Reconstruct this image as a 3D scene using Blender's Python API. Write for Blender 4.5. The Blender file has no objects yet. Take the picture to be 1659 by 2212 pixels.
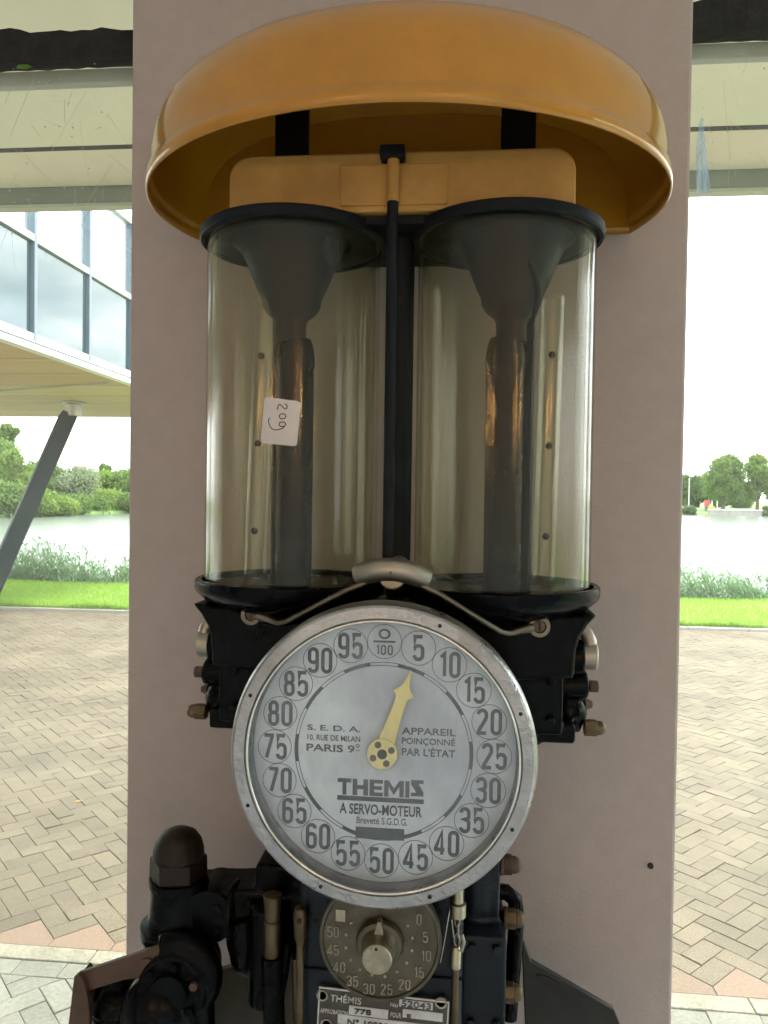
import bpy, bmesh, math, random
from mathutils import Vector, Matrix
random.seed(7)
R = math.radians
PI = math.pi
S = bpy.context.scene
COL = S.collection

# ------------------------------------------------------------------ camera
FPX, WPX, HPX = 1663.0, 1659.0, 2212.0          # measured on the photograph
YAW, PITCH, ROLL = R(5.5), R(-1.16), R(0.8)
EYE = Vector((0.0605, -0.90, 2.2))
CROT = Matrix.Rotation(YAW, 3, 'Z') @ Matrix.Rotation(PI/2 + PITCH, 3, 'X') @ Matrix.Rotation(ROLL, 3, 'Z')
cd = bpy.data.cameras.new('camera'); cam = bpy.data.objects.new('camera', cd); COL.objects.link(cam)
cd.sensor_fit = 'VERTICAL'; cd.sensor_height = 24.0; cd.lens = 24.0*FPX/HPX
cd.clip_start = 0.02; cd.clip_end = 6000
cam.matrix_world = Matrix.Translation(EYE) @ CROT.to_4x4()
S.camera = cam

def at(u, v, Y=None, Z=None, X=None):
    """point of a known real plane seen at a place of the photograph (layout aid)"""
    d = CROT @ Vector(((u-WPX/2)/FPX, -(v-HPX/2)/FPX, -1.0))
    t = (Y-EYE.y)/d.y if Y is not None else ((Z-EYE.z)/d.z if Z is not None else (X-EYE.x)/d.x)
    return EYE + d*t
def proj(p):
    q = CROT.transposed() @ (Vector(p)-EYE)
    if q.z > -0.05: return None
    return (WPX/2+FPX*q.x/-q.z, HPX/2-FPX*q.y/-q.z, -q.z)
K = 1/1.15733

# ------------------------------------------------------------------ world, sun, exposure
SUN_EL, SUN_AZ = R(50), R(38)
w = bpy.data.worlds.new('World'); S.world = w; w.use_nodes = True
nt = w.node_tree; N = nt.nodes; L = nt.links
N.clear()
out = N.new('ShaderNodeOutputWorld'); bg = N.new('ShaderNodeBackground'); bg.inputs['Strength'].default_value = 0.12
sky = N.new('ShaderNodeTexSky'); sky.sky_type = 'NISHITA'; sky.sun_disc = False
sky.sun_elevation = SUN_EL; sky.sun_rotation = SUN_AZ; sky.dust_density = 2.0; sky.air_density = 1.0
tc = N.new('ShaderNodeTexCoord'); sep = N.new('ShaderNodeSeparateXYZ'); L.new(tc.outputs['Generated'], sep.inputs[0])
add = N.new('ShaderNodeMath'); add.operation = 'ADD'; add.inputs[1].default_value = 0.22
mx = N.new('ShaderNodeMath'); mx.operation = 'MAXIMUM'; mx.inputs[1].default_value = 0.0
L.new(sep.outputs['Z'], mx.inputs[0]); L.new(mx.outputs[0], add.inputs[0])
dx = N.new('ShaderNodeMath'); dx.operation = 'DIVIDE'; dy = N.new('ShaderNodeMath'); dy.operation = 'DIVIDE'
L.new(sep.outputs['X'], dx.inputs[0]); L.new(add.outputs[0], dx.inputs[1]); L.new(sep.outputs['Y'], dy.inputs[0]); L.new(add.outputs[0], dy.inputs[1])
cmb = N.new('ShaderNodeCombineXYZ'); L.new(dx.outputs[0], cmb.inputs[0]); L.new(dy.outputs[0], cmb.inputs[1])
cn = N.new('ShaderNodeTexNoise'); cn.inputs['Scale'].default_value = 1.7; cn.inputs['Detail'].default_value = 7; cn.inputs['Roughness'].default_value = 0.58
L.new(cmb.outputs[0], cn.inputs['Vector'])
cr = N.new('ShaderNodeValToRGB'); cr.color_ramp.elements[0].position = 0.33; cr.color_ramp.elements[1].position = 0.50
L.new(cn.outputs['Fac'], cr.inputs[0])
cn2 = N.new('ShaderNodeTexNoise'); cn2.inputs['Scale'].default_value = 2.9; cn2.inputs['Detail'].default_value = 6
L.new(cmb.outputs[0], cn2.inputs['Vector'])
cr2 = N.new('ShaderNodeValToRGB'); cr2.color_ramp.elements[0].position = 0.36; cr2.color_ramp.elements[0].color = (4.6, 5.0, 5.4, 1)
cr2.color_ramp.elements[1].position = 0.62; cr2.color_ramp.elements[1].color = (9.5, 9.7, 9.8, 1)
L.new(cn2.outputs['Fac'], cr2.inputs[0])
mixc = N.new('ShaderNodeMixRGB'); L.new(cr.outputs['Color'], mixc.inputs['Fac']); L.new(sky.outputs[0], mixc.inputs['Color1']); L.new(cr2.outputs['Color'], mixc.inputs['Color2'])
L.new(mixc.outputs[0], bg.inputs['Color']); L.new(bg.outputs[0], out.inputs[0])

sd = bpy.data.lights.new('sun', 'SUN'); sd.energy = 1.4; sd.angle = R(12); sd.color = (1.0, 0.95, 0.87)
sun = bpy.data.objects.new('sun', sd); COL.objects.link(sun)
sdir = Vector((math.sin(SUN_AZ)*math.cos(SUN_EL), math.cos(SUN_AZ)*math.cos(SUN_EL), math.sin(SUN_EL)))
sun.rotation_euler = sdir.to_track_quat('Z', 'Y').to_euler(); sun.location = sdir*60

vs = S.view_settings; vs.view_transform = 'Standard'; vs.look = 'None'; vs.gamma = 1.0; vs.exposure = 2.65; vs.use_curve_mapping = False
S.render.engine = 'CYCLES'
cy = S.cycles; cy.use_denoising = True; cy.use_adaptive_sampling = True; cy.adaptive_threshold = 0.01; cy.adaptive_min_samples = 72; cy.max_bounces = 8; cy.diffuse_bounces = 4; cy.glossy_bounces = 3
cy.transmission_bounces = 6; cy.transparent_max_bounces = 40; cy.sample_clamp_indirect = 6.0; cy.caustics_reflective = False; cy.blur_glossy = 1.0; cy.caustics_refractive = False

# ------------------------------------------------------------------ materials
MATS = {}
def newmat(name):
    m = bpy.data.materials.new(name); m.use_nodes = True; MATS[name] = m
    n = m.node_tree.nodes; n.clear()
    o = n.new('ShaderNodeOutputMaterial')
    return m, n, m.node_tree.links, o
def pmat(name, col, rough=0.5, metal=0.0, var=0.0, vscale=8.0, col2=None, bump=0.0, bscale=60.0, island=0.0, coat=0.0, rvar=0.0, spec=None, stretch=None, detail=5.0, stain=0.0, sscale=0.8, sstretch=None):
    """principled material: colour blotches (col->col2), fine relief, roughness variation, per-piece tone shift"""
    m, n, l, o = newmat(name)
    p = n.new('ShaderNodeBsdfPrincipled'); l.new(p.outputs[0], o.inputs[0])
    p.inputs['Roughness'].default_value = rough; p.inputs['Metallic'].default_value = metal
    if coat: p.inputs['Coat Weight'].default_value = coat; p.inputs['Coat Roughness'].default_value = 0.06
    if spec is not None: p.inputs['Specular IOR Level'].default_value = spec
    t = n.new('ShaderNodeTexCoord'); src = t.outputs['Object']
    if stretch:
        mp = n.new('ShaderNodeMapping'); mp.inputs['Scale'].default_value = stretch; l.new(src, mp.inputs[0]); src = mp.outputs[0]
    c = None
    if var or col2:
        ns = n.new('ShaderNodeTexNoise'); ns.inputs['Scale'].default_value = vscale; ns.inputs['Detail'].default_value = detail; ns.inputs['Roughness'].default_value = 0.6
        l.new(src, ns.inputs['Vector'])
        r = n.new('ShaderNodeValToRGB'); r.color_ramp.elements[0].position = 0.36; r.color_ramp.elements[1].position = 0.66
        c2 = col2 or tuple(min(1, x*(1+var)) for x in col); c1 = col if col2 else tuple(x*(1-var) for x in col)
        r.color_ramp.elements[0].color = (*c1, 1); r.color_ramp.elements[1].color = (*c2, 1)
        l.new(ns.outputs['Fac'], r.inputs[0]); c = r.outputs['Color']
    if island:
        g = n.new('ShaderNodeNewGeometry'); oi = n.new('ShaderNodeObjectInfo')
        a = n.new('ShaderNodeMath'); a.operation = 'ADD'; l.new(g.outputs['Random Per Island'], a.inputs[0]); l.new(oi.outputs['Random'], a.inputs[1])
        fr = n.new('ShaderNodeMath'); fr.operation = 'FRACT'; l.new(a.outputs[0], fr.inputs[0])
        mr = n.new('ShaderNodeMapRange'); mr.inputs['To Min'].default_value = 1-island; mr.inputs['To Max'].default_value = 1+island; l.new(fr.outputs[0], mr.inputs['Value'])
        hs = n.new('ShaderNodeHueSaturation'); l.new(mr.outputs[0], hs.inputs['Value'])
        mr2 = n.new('ShaderNodeMapRange'); mr2.inputs['To Min'].default_value = 0.5-0.06*island; mr2.inputs['To Max'].default_value = 0.5+0.06*island
        sq = n.new('ShaderNodeMath'); sq.operation = 'MULTIPLY'; sq.inputs[1].default_value = 7.31; l.new(fr.outputs[0], sq.inputs[0])
        f2 = n.new('ShaderNodeMath'); f2.operation = 'FRACT'; l.new(sq.outputs[0], f2.inputs[0]); l.new(f2.outputs[0], mr2.inputs['Value']); l.new(mr2.outputs[0], hs.inputs['Hue'])
        if c: l.new(c, hs.inputs['Color'])
        else: hs.inputs['Color'].default_value = (*col, 1)
        c = hs.outputs[0]
    if stain:                                      # broad dirt and wear with a shape of its own
        sv = t.outputs['Object']
        if sstretch:
            m3 = n.new('ShaderNodeMapping'); m3.inputs['Scale'].default_value = sstretch; l.new(sv, m3.inputs[0]); sv = m3.outputs[0]
        s3 = n.new('ShaderNodeTexNoise'); s3.inputs['Scale'].default_value = sscale; s3.inputs['Detail'].default_value = 7; s3.inputs['Roughness'].default_value = 0.62; l.new(sv, s3.inputs['Vector'])
        r3 = n.new('ShaderNodeMapRange'); r3.inputs['From Min'].default_value = 0.36; r3.inputs['From Max'].default_value = 0.64; r3.inputs['To Min'].default_value = 1-stain; r3.inputs['To Max'].default_value = 1+stain*0.5; l.new(s3.outputs['Fac'], r3.inputs['Value'])
        h3 = n.new('ShaderNodeHueSaturation'); l.new(r3.outputs[0], h3.inputs['Value'])
        if c: l.new(c, h3.inputs['Color'])
        else: h3.inputs['Color'].default_value = (*col, 1)
        c = h3.outputs[0]
    if c: l.new(c, p.inputs['Base Color'])
    else: p.inputs['Base Color'].default_value = (*col, 1)
    if rvar:
        ns2 = n.new('ShaderNodeTexNoise'); ns2.inputs['Scale'].default_value = vscale*2.3; ns2.inputs['Detail'].default_value = 4; l.new(src, ns2.inputs['Vector'])
        m2 = n.new('ShaderNodeMapRange'); m2.inputs['From Min'].default_value = 0.3; m2.inputs['From Max'].default_value = 0.7
        m2.inputs['To Min'].default_value = max(0.02, rough-rvar); m2.inputs['To Max'].default_value = min(1, rough+rvar); l.new(ns2.outputs['Fac'], m2.inputs['Value']); l.new(m2.outputs[0], p.inputs['Roughness'])
    if bump:
        nb = n.new('ShaderNodeTexNoise'); nb.inputs['Scale'].default_value = bscale; nb.inputs['Detail'].default_value = 4; l.new(src, nb.inputs['Vector'])
        b = n.new('ShaderNodeBump'); b.inputs['Strength'].default_value = bump; b.inputs['Distance'].default_value = 0.002; l.new(nb.outputs['Fac'], b.inputs['Height']); l.new(b.outputs[0], p.inputs['Normal'])
    return m
def glassmat(name, tint, rough=0.0, ior=1.5, dust_sheen=0.0, dcol=(0.6, 0.6, 0.55), dscale=6.0, dstretch=(1, 1, 1), dust_veil=0.0, ripple=0.0):
    """thin clear sheet: Fresnel mix of see-through and mirror, with a dusty film that can also paint sheen and glare"""
    m, n, l, o = newmat(name)
    tr = n.new('ShaderNodeBsdfTransparent'); tr.inputs[0].default_value = (*tint, 1)
    gl = n.new('ShaderNodeBsdfGlossy'); gl.inputs['Roughness'].default_value = rough
    lw = n.new('ShaderNodeLayerWeight'); lw.inputs['Blend'].default_value = 0.5
    pw_ = n.new('ShaderNodeMath'); pw_.operation = 'POWER'; pw_.inputs[1].default_value = 5.0; l.new(lw.outputs['Facing'], pw_.inputs[0])
    f0 = ((ior-1)/(ior+1))**2
    fr = n.new('ShaderNodeMath'); fr.operation = 'MULTIPLY_ADD'; fr.inputs[1].default_value = 1-f0; fr.inputs[2].default_value = f0; l.new(pw_.outputs[0], fr.inputs[0])
    mx = n.new('ShaderNodeMixShader'); l.new(fr.outputs[0], mx.inputs[0]); l.new(tr.outputs[0], mx.inputs[1]); l.new(gl.outputs[0], mx.inputs[2])
    res = mx.outputs[0]
    if ripple:                                     # drawn glass: uneven along its length, so lights smear into upright streaks
        tg = n.new('ShaderNodeTangent'); tg.direction_type = 'RADIAL'; tg.axis = 'Z'; l.new(tg.outputs[0], gl.inputs['Tangent'])
        gl.inputs['Roughness'].default_value = ripple; gl.inputs['Anisotropy'].default_value = 0.96
    if dust_sheen or dust_veil:
        df = n.new('ShaderNodeBsdfDiffuse'); df.inputs[0].default_value = (*dcol, 1)
        tl = n.new('ShaderNodeBsdfTranslucent'); tl.inputs[0].default_value = (*dcol, 1)
        dm = n.new('ShaderNodeMixShader'); dm.inputs[0].default_value = 0.5; l.new(df.outputs[0], dm.inputs[1]); l.new(tl.outputs[0], dm.inputs[2])
        t = n.new('ShaderNodeTexCoord'); mp = n.new('ShaderNodeMapping'); mp.inputs['Scale'].default_value = dstretch; l.new(t.outputs['Object'], mp.inputs[0])
        ns = n.new('ShaderNodeTexNoise'); ns.inputs['Scale'].default_value = dscale; ns.inputs['Detail'].default_value = 8; ns.inputs['Roughness'].default_value = 0.68; l.new(mp.outputs[0], ns.inputs['Vector'])
        mr = n.new('ShaderNodeMapRange'); mr.inputs['From Min'].default_value = 0.42; mr.inputs['From Max'].default_value = 0.75; mr.inputs['To Min'].default_value = dust_veil; mr.inputs['To Max'].default_value = dust_veil+dust_sheen
        l.new(ns.outputs['Fac'], mr.inputs['Value'])
        m2 = n.new('ShaderNodeMixShader'); l.new(mr.outputs[0], m2.inputs[0]); l.new(res, m2.inputs[1]); l.new(dm.outputs[0], m2.inputs[2]); res = m2.outputs[0]
    l.new(res, o.inputs[0])
    return m
def leafmat(name, col, col2, trans=0.35):
    m, n, l, o = newmat(name)
    g = n.new('ShaderNodeNewGeometry'); t = n.new('ShaderNodeTexCoord')
    r = n.new('ShaderNodeValToRGB'); r.color_ramp.elements[0].color = (*col, 1); r.color_ramp.elements[1].color = (*col2, 1)
    l.new(g.outputs['Random Per Island'], r.inputs[0])
    d = n.new('ShaderNodeBsdfDiffuse'); tl = n.new('ShaderNodeBsdfTranslucent'); mx = n.new('ShaderNodeMixShader'); mx.inputs[0].default_value = trans
    l.new(r.outputs[0], d.inputs[0]); l.new(r.outputs[0], tl.inputs[0]); l.new(d.outputs[0], mx.inputs[1]); l.new(tl.outputs[0], mx.inputs[2]); l.new(mx.outputs[0], o.inputs[0])
    return m

M = {}
M['pillar'] = pmat('pillar_paint', (0.445, 0.37, 0.345), 0.75, col2=(0.475, 0.40, 0.375), vscale=40, detail=6.0, bump=0.25, bscale=240, stain=0.02, sscale=1.6, sstretch=(1, 1, 0.3))
M['yellow'] = pmat('yellow_enamel', (0.49, 0.215, 0.014), 0.32, var=0.05, vscale=40, coat=0.8, spec=0.3, stain=0.05, sscale=9)
M['yellow_old'] = pmat('yellow_enamel_worn', (0.46, 0.25, 0.062), 0.55, var=0.14, vscale=18, stain=0.15, sscale=14, rvar=0.12, bump=0.05, bscale=90)
M['black'] = pmat('black_cast_enamel', (0.0025, 0.0035, 0.005), 0.24, var=0.4, vscale=14, bump=0.16, bscale=70, rvar=0.08, spec=0.09)
M['blackmatt'] = pmat('black_matt_paint', (0.007, 0.010, 0.014), 0.55, spec=0.15, var=0.15, vscale=20, rvar=0.1)
M['blueblack'] = pmat('blue_black_enamel', (0.006, 0.011, 0.018), 0.30, var=0.35, vscale=10, bump=0.14, bscale=60, rvar=0.1, spec=0.25)
M['steel'] = pmat('worn_nickel', (0.38, 0.37, 0.375), 0.34, 1.0, var=0.2, vscale=22, bump=0.5, bscale=230, rvar=0.1)
M['steelbright'] = pmat('nickel_edge', (0.66, 0.64, 0.60), 0.2, 1.0, var=0.1, vscale=30)
M['brass'] = pmat('polished_brass', (0.86, 0.72, 0.32), 0.48, 1.0, var=0.1, vscale=40, rvar=0.1)
M['brassdull'] = pmat('dull_brass', (0.135, 0.10, 0.062), 0.5, 1.0, var=0.25, vscale=40, rvar=0.1, bump=0.1, bscale=120)
M['bronze'] = pmat('bronze_cast', (0.115, 0.102, 0.078), 0.45, 0.85, var=0.2, vscale=45, bump=0.35, bscale=220, rvar=0.08)
M['bronzehi'] = pmat('bronze_polished', (0.38, 0.335, 0.25), 0.36, 1.0, var=0.2, vscale=60, rvar=0.1)
M['pewter'] = pmat('pewter', (0.36, 0.32, 0.27), 0.42, 0.9, var=0.15, vscale=30, bump=0.15, bscale=150)
M['rust'] = pmat('rust_brown_steel', (0.085, 0.048, 0.032), 0.55, 0.2, var=0.3, vscale=30, bump=0.2, bscale=120)
M['browncap'] = pmat('brown_black_iron', (0.018, 0.012, 0.009), 0.5, 0.0, var=0.3, vscale=40, bump=0.15, bscale=120, spec=0.25)
M['plategrey'] = pmat('dark_grey_plate', (0.028, 0.029, 0.028), 0.5, 0.0, var=0.25, vscale=25, bump=0.1, spec=0.25)
M['linkmetal'] = pmat('tarnished_link', (0.20, 0.175, 0.14), 0.45, 1.0, var=0.2, vscale=40)
M['olive'] = pmat('olive_plate', (0.055, 0.048, 0.032), 0.55, 0.1, var=0.25, vscale=25, bump=0.1)
M['face'] = pmat('dial_paper', (0.56, 0.61, 0.72), 0.5, col2=(0.82, 0.90, 1.0), vscale=13, detail=4)  # mottling paints pale reflected patches into the face colour
M['ink'] = pmat('ink', (0.035, 0.042, 0.055), 0.6, var=0.3, vscale=60)
M['inkgrey'] = pmat('ink_grey', (0.11, 0.12, 0.14), 0.6, var=0.25, vscale=60)
M['dark'] = pmat('dark_hole', (0.010, 0.009, 0.009), 0.7)
M['holebrown'] = pmat('brown_rivet', (0.10, 0.07, 0.05), 0.55)
M['platefield'] = pmat('plate_field', (0.085, 0.078, 0.072), 0.5, 0.5, var=0.2, vscale=60, bump=0.2, bscale=200)
M['platesilver'] = pmat('plate_silver', (0.62, 0.60, 0.60), 0.38, 0.7, var=0.15, vscale=60)
M['paper'] = pmat('sticker_paper', (0.60, 0.54, 0.53), 0.7, var=0.03, vscale=20)
M['pen'] = pmat('pen_ink', (0.03, 0.025, 0.04), 0.6)
M['cylglass'] = glassmat('measuring_glass', (0.95, 0.945, 0.885), 0.02, 1.36, dust_sheen=0.0, dcol=(0.40, 0.40, 0.35), dscale=7, dstretch=(3, 3, 0.35), dust_veil=0.013, ripple=0.03)
M['tubeglass'] = glassmat('tube_glass', (0.985, 0.98, 0.95), 0.01, 1.6, ripple=0.03)
M['dialglass'] = glassmat('dial_glass', (0.97, 0.98, 0.98), 0.02, 1.5, dust_sheen=0.22, dcol=(0.78, 0.83, 0.92), dscale=7, dstretch=(1.7, 1, 0.8), dust_veil=0.01)  # pale film patches paint cloudy reflections onto the dial glass
M['window'] = glassmat('window_glass', (0.968, 0.985, 0.955), 0.0, 1.5, dust_sheen=0.05, dcol=(0.75, 0.78, 0.72), dscale=5, dust_veil=0.032)  # real dust, plus an even veil that paints glare over the view
M['sidewindow'] = glassmat('clear_window_glass', (0.97, 0.98, 0.97), 0.0, 1.5)
M['facade'] = pmat('facade_glass', (0.03, 0.06, 0.075), 0.03, 0.0, spec=0.6, coat=0.35)
M['screen'] = glassmat('screen_glass', (0.93, 0.97, 0.97), 0.0, 1.5)
M['cream'] = pmat('cream_plaster', (0.62, 0.57, 0.46), 0.8, var=0.05, vscale=2, bump=0.05)
M['soffit_a'] = pmat('soffit_panel_paint', (0.86, 0.85, 0.74), 0.7, var=0.05, vscale=1.5)
M['soffit_b'] = pmat('soffit_panel_paint_warm', (0.86, 0.79, 0.69), 0.7, var=0.05, vscale=1.5)
M['grey'] = pmat('grey_fascia_paint', (0.24, 0.25, 0.24), 0.5, var=0.1, vscale=4)
M['greylight'] = pmat('pale_grey_trim', (0.50, 0.52, 0.47), 0.5, var=0.06, vscale=6)
M['seal'] = pmat('torn_black_seal', (0.012, 0.012, 0.013), 0.75, var=0.5, vscale=30, bump=0.6, bscale=140)
M['mullion'] = pmat('blue_grey_aluminium', (0.11, 0.145, 0.18), 0.4, 0.2, var=0.06)
M['rail'] = pmat('pale_aluminium', (0.46, 0.50, 0.50), 0.35, 0.3, var=0.06)
M['plank'] = pmat('soffit_plank', (0.58, 0.355, 0.22), 0.65, var=0.08, vscale=1.2, island=0.10, stretch=(0.3, 3, 1))
M['strut'] = pmat('dark_steel_strut', (0.008, 0.014, 0.018), 0.6, 0.0, var=0.2, vscale=3, spec=0.1)
M['paver'] = pmat('clay_paver', (0.095, 0.074, 0.049), 0.85, col2=(0.168, 0.138, 0.095), vscale=95, bump=0.9, bscale=300, island=0.13, spec=0.3, detail=2.5, stain=0.28, sscale=1.1)
M['mitre'] = pmat('red_paver', (0.135, 0.085, 0.057), 0.85, col2=(0.215, 0.145, 0.10), vscale=95, detail=2.5, bump=0.9, bscale=300, island=0.12, rvar=0.15)
M['palepaver'] = pmat('pale_concrete_paver', (0.15, 0.15, 0.125), 0.85, col2=(0.23, 0.226, 0.19), vscale=60, spec=0.2, stain=0.2, sscale=2.5, bump=0.6, bscale=300, island=0.10)
M['concrete'] = pmat('concrete_strip', (0.17, 0.155, 0.11), 0.85, col2=(0.28, 0.26, 0.20), vscale=60, stain=0.25, sscale=5, bump=0.9, bscale=220)
M['sand'] = pmat('jointing_sand', (0.095, 0.08, 0.05), 0.9, col2=(0.085, 0.09, 0.04), vscale=3, bump=0.4, bscale=200)
M['lawn'] = pmat('lawn', (0.15, 0.27, 0.03), 0.9, col2=(0.22, 0.36, 0.05), vscale=2.5, bump=0.6, bscale=40)
M['farlawn'] = pmat('far_lawn', (0.085, 0.16, 0.035), 0.9, col2=(0.13, 0.23, 0.05), vscale=0.12)
M['blade'] = leafmat('grass_blade', (0.17, 0.30, 0.03), (0.31, 0.46, 0.08), 0.5)
M['reed'] = leafmat('reed_leaf', (0.07, 0.15, 0.06), (0.20, 0.31, 0.15), 0.45)
M['leafA'] = leafmat('leaf_mid_green', (0.105, 0.175, 0.05), (0.19, 0.28, 0.09), 0.5)
M['leafB'] = leafmat('leaf_willow', (0.18, 0.23, 0.13), (0.29, 0.34, 0.21), 0.5)
M['leafC'] = leafmat('leaf_yellow_green', (0.13, 0.21, 0.045), (0.23, 0.32, 0.085), 0.5)
M['leafD'] = leafmat('leaf_dark', (0.08, 0.14, 0.06), (0.15, 0.23, 0.09), 0.45)
M['bark'] = pmat('bark', (0.10, 0.08, 0.06), 0.9, var=0.3, vscale=6)
M['white'] = pmat('white_paint', (0.75, 0.75, 0.73), 0.5, var=0.03)
M['red'] = pmat('red_paint', (0.55, 0.03, 0.03), 0.45, var=0.05)
M['yellowbox'] = pmat('yellow_plastic', (0.65, 0.45, 0.04), 0.5, var=0.05)
M['binGrey'] = pmat('grey_bin', (0.12, 0.13, 0.14), 0.6, var=0.1)
M['quay'] = pmat('grey_quay_concrete', (0.30, 0.28, 0.25), 0.85, var=0.15, vscale=0.6)
M['floor'] = pmat('floor_tile', (0.54, 0.56, 0.58), 0.4, var=0.1, vscale=4)
M['sidewall'] = pmat('side_wall_paint', (0.34, 0.34, 0.34), 0.8, var=0.05, vscale=2)
M['wall'] = pmat('room_wall', (0.82, 0.86, 0.90), 0.8, var=0.04, vscale=2)
M['ceil'] = pmat('room_ceiling', (0.84, 0.87, 0.90), 0.85, var=0.03, vscale=2)
M['deadleaf'] = pmat('dead_leaf', (0.50, 0.24, 0.06), 0.6, var=0.2, vscale=40)
M['greenleaf'] = pmat('green_leaf', (0.11, 0.28, 0.03), 0.5, var=0.2, vscale=40)
M['web'] = leafmat('cobweb', (0.55, 0.53, 0.48), (0.75, 0.74, 0.70), 0.5)
M['film'] = glassmat('peeling_film', (0.80, 0.88, 0.95), 0.15, 1.3, dust_sheen=0.5, dcol=(0.75, 0.85, 0.95), dscale=30, dstretch=(3, 1, 0.25), dust_veil=0.18)
mb_, n_, l_, o_ = newmat('warm_bulb'); e_ = n_.new('ShaderNodeEmission'); e_.inputs[0].default_value = (1.0, 0.50, 0.17, 1); e_.inputs[1].default_value = 30; l_.new(e_.outputs[0], o_.inputs[0]); M['bulb'] = mb_
mw, n, l, o = newmat('lake_water'); p = n.new('ShaderNodeBsdfPrincipled'); p.inputs['Base Color'].default_value = (0.10, 0.12, 0.10, 1); p.inputs['Roughness'].default_value = 0.2; p.inputs['IOR'].default_value = 1.33
nb = n.new('ShaderNodeTexNoise'); nb.inputs['Scale'].default_value = 3.0; nb.inputs['Detail'].default_value = 4; b = n.new('ShaderNodeBump'); b.inputs['Strength'].default_value = 0.35; b.inputs['Distance'].default_value = 0.04
t = n.new('ShaderNodeTexCoord'); l.new(t.outputs['Object'], nb.inputs['Vector']); l.new(nb.outputs['Fac'], b.inputs['Height']); l.new(b.outputs[0], p.inputs['Normal']); l.new(p.outputs[0], o.inputs[0]); M['water'] = mw

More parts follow.
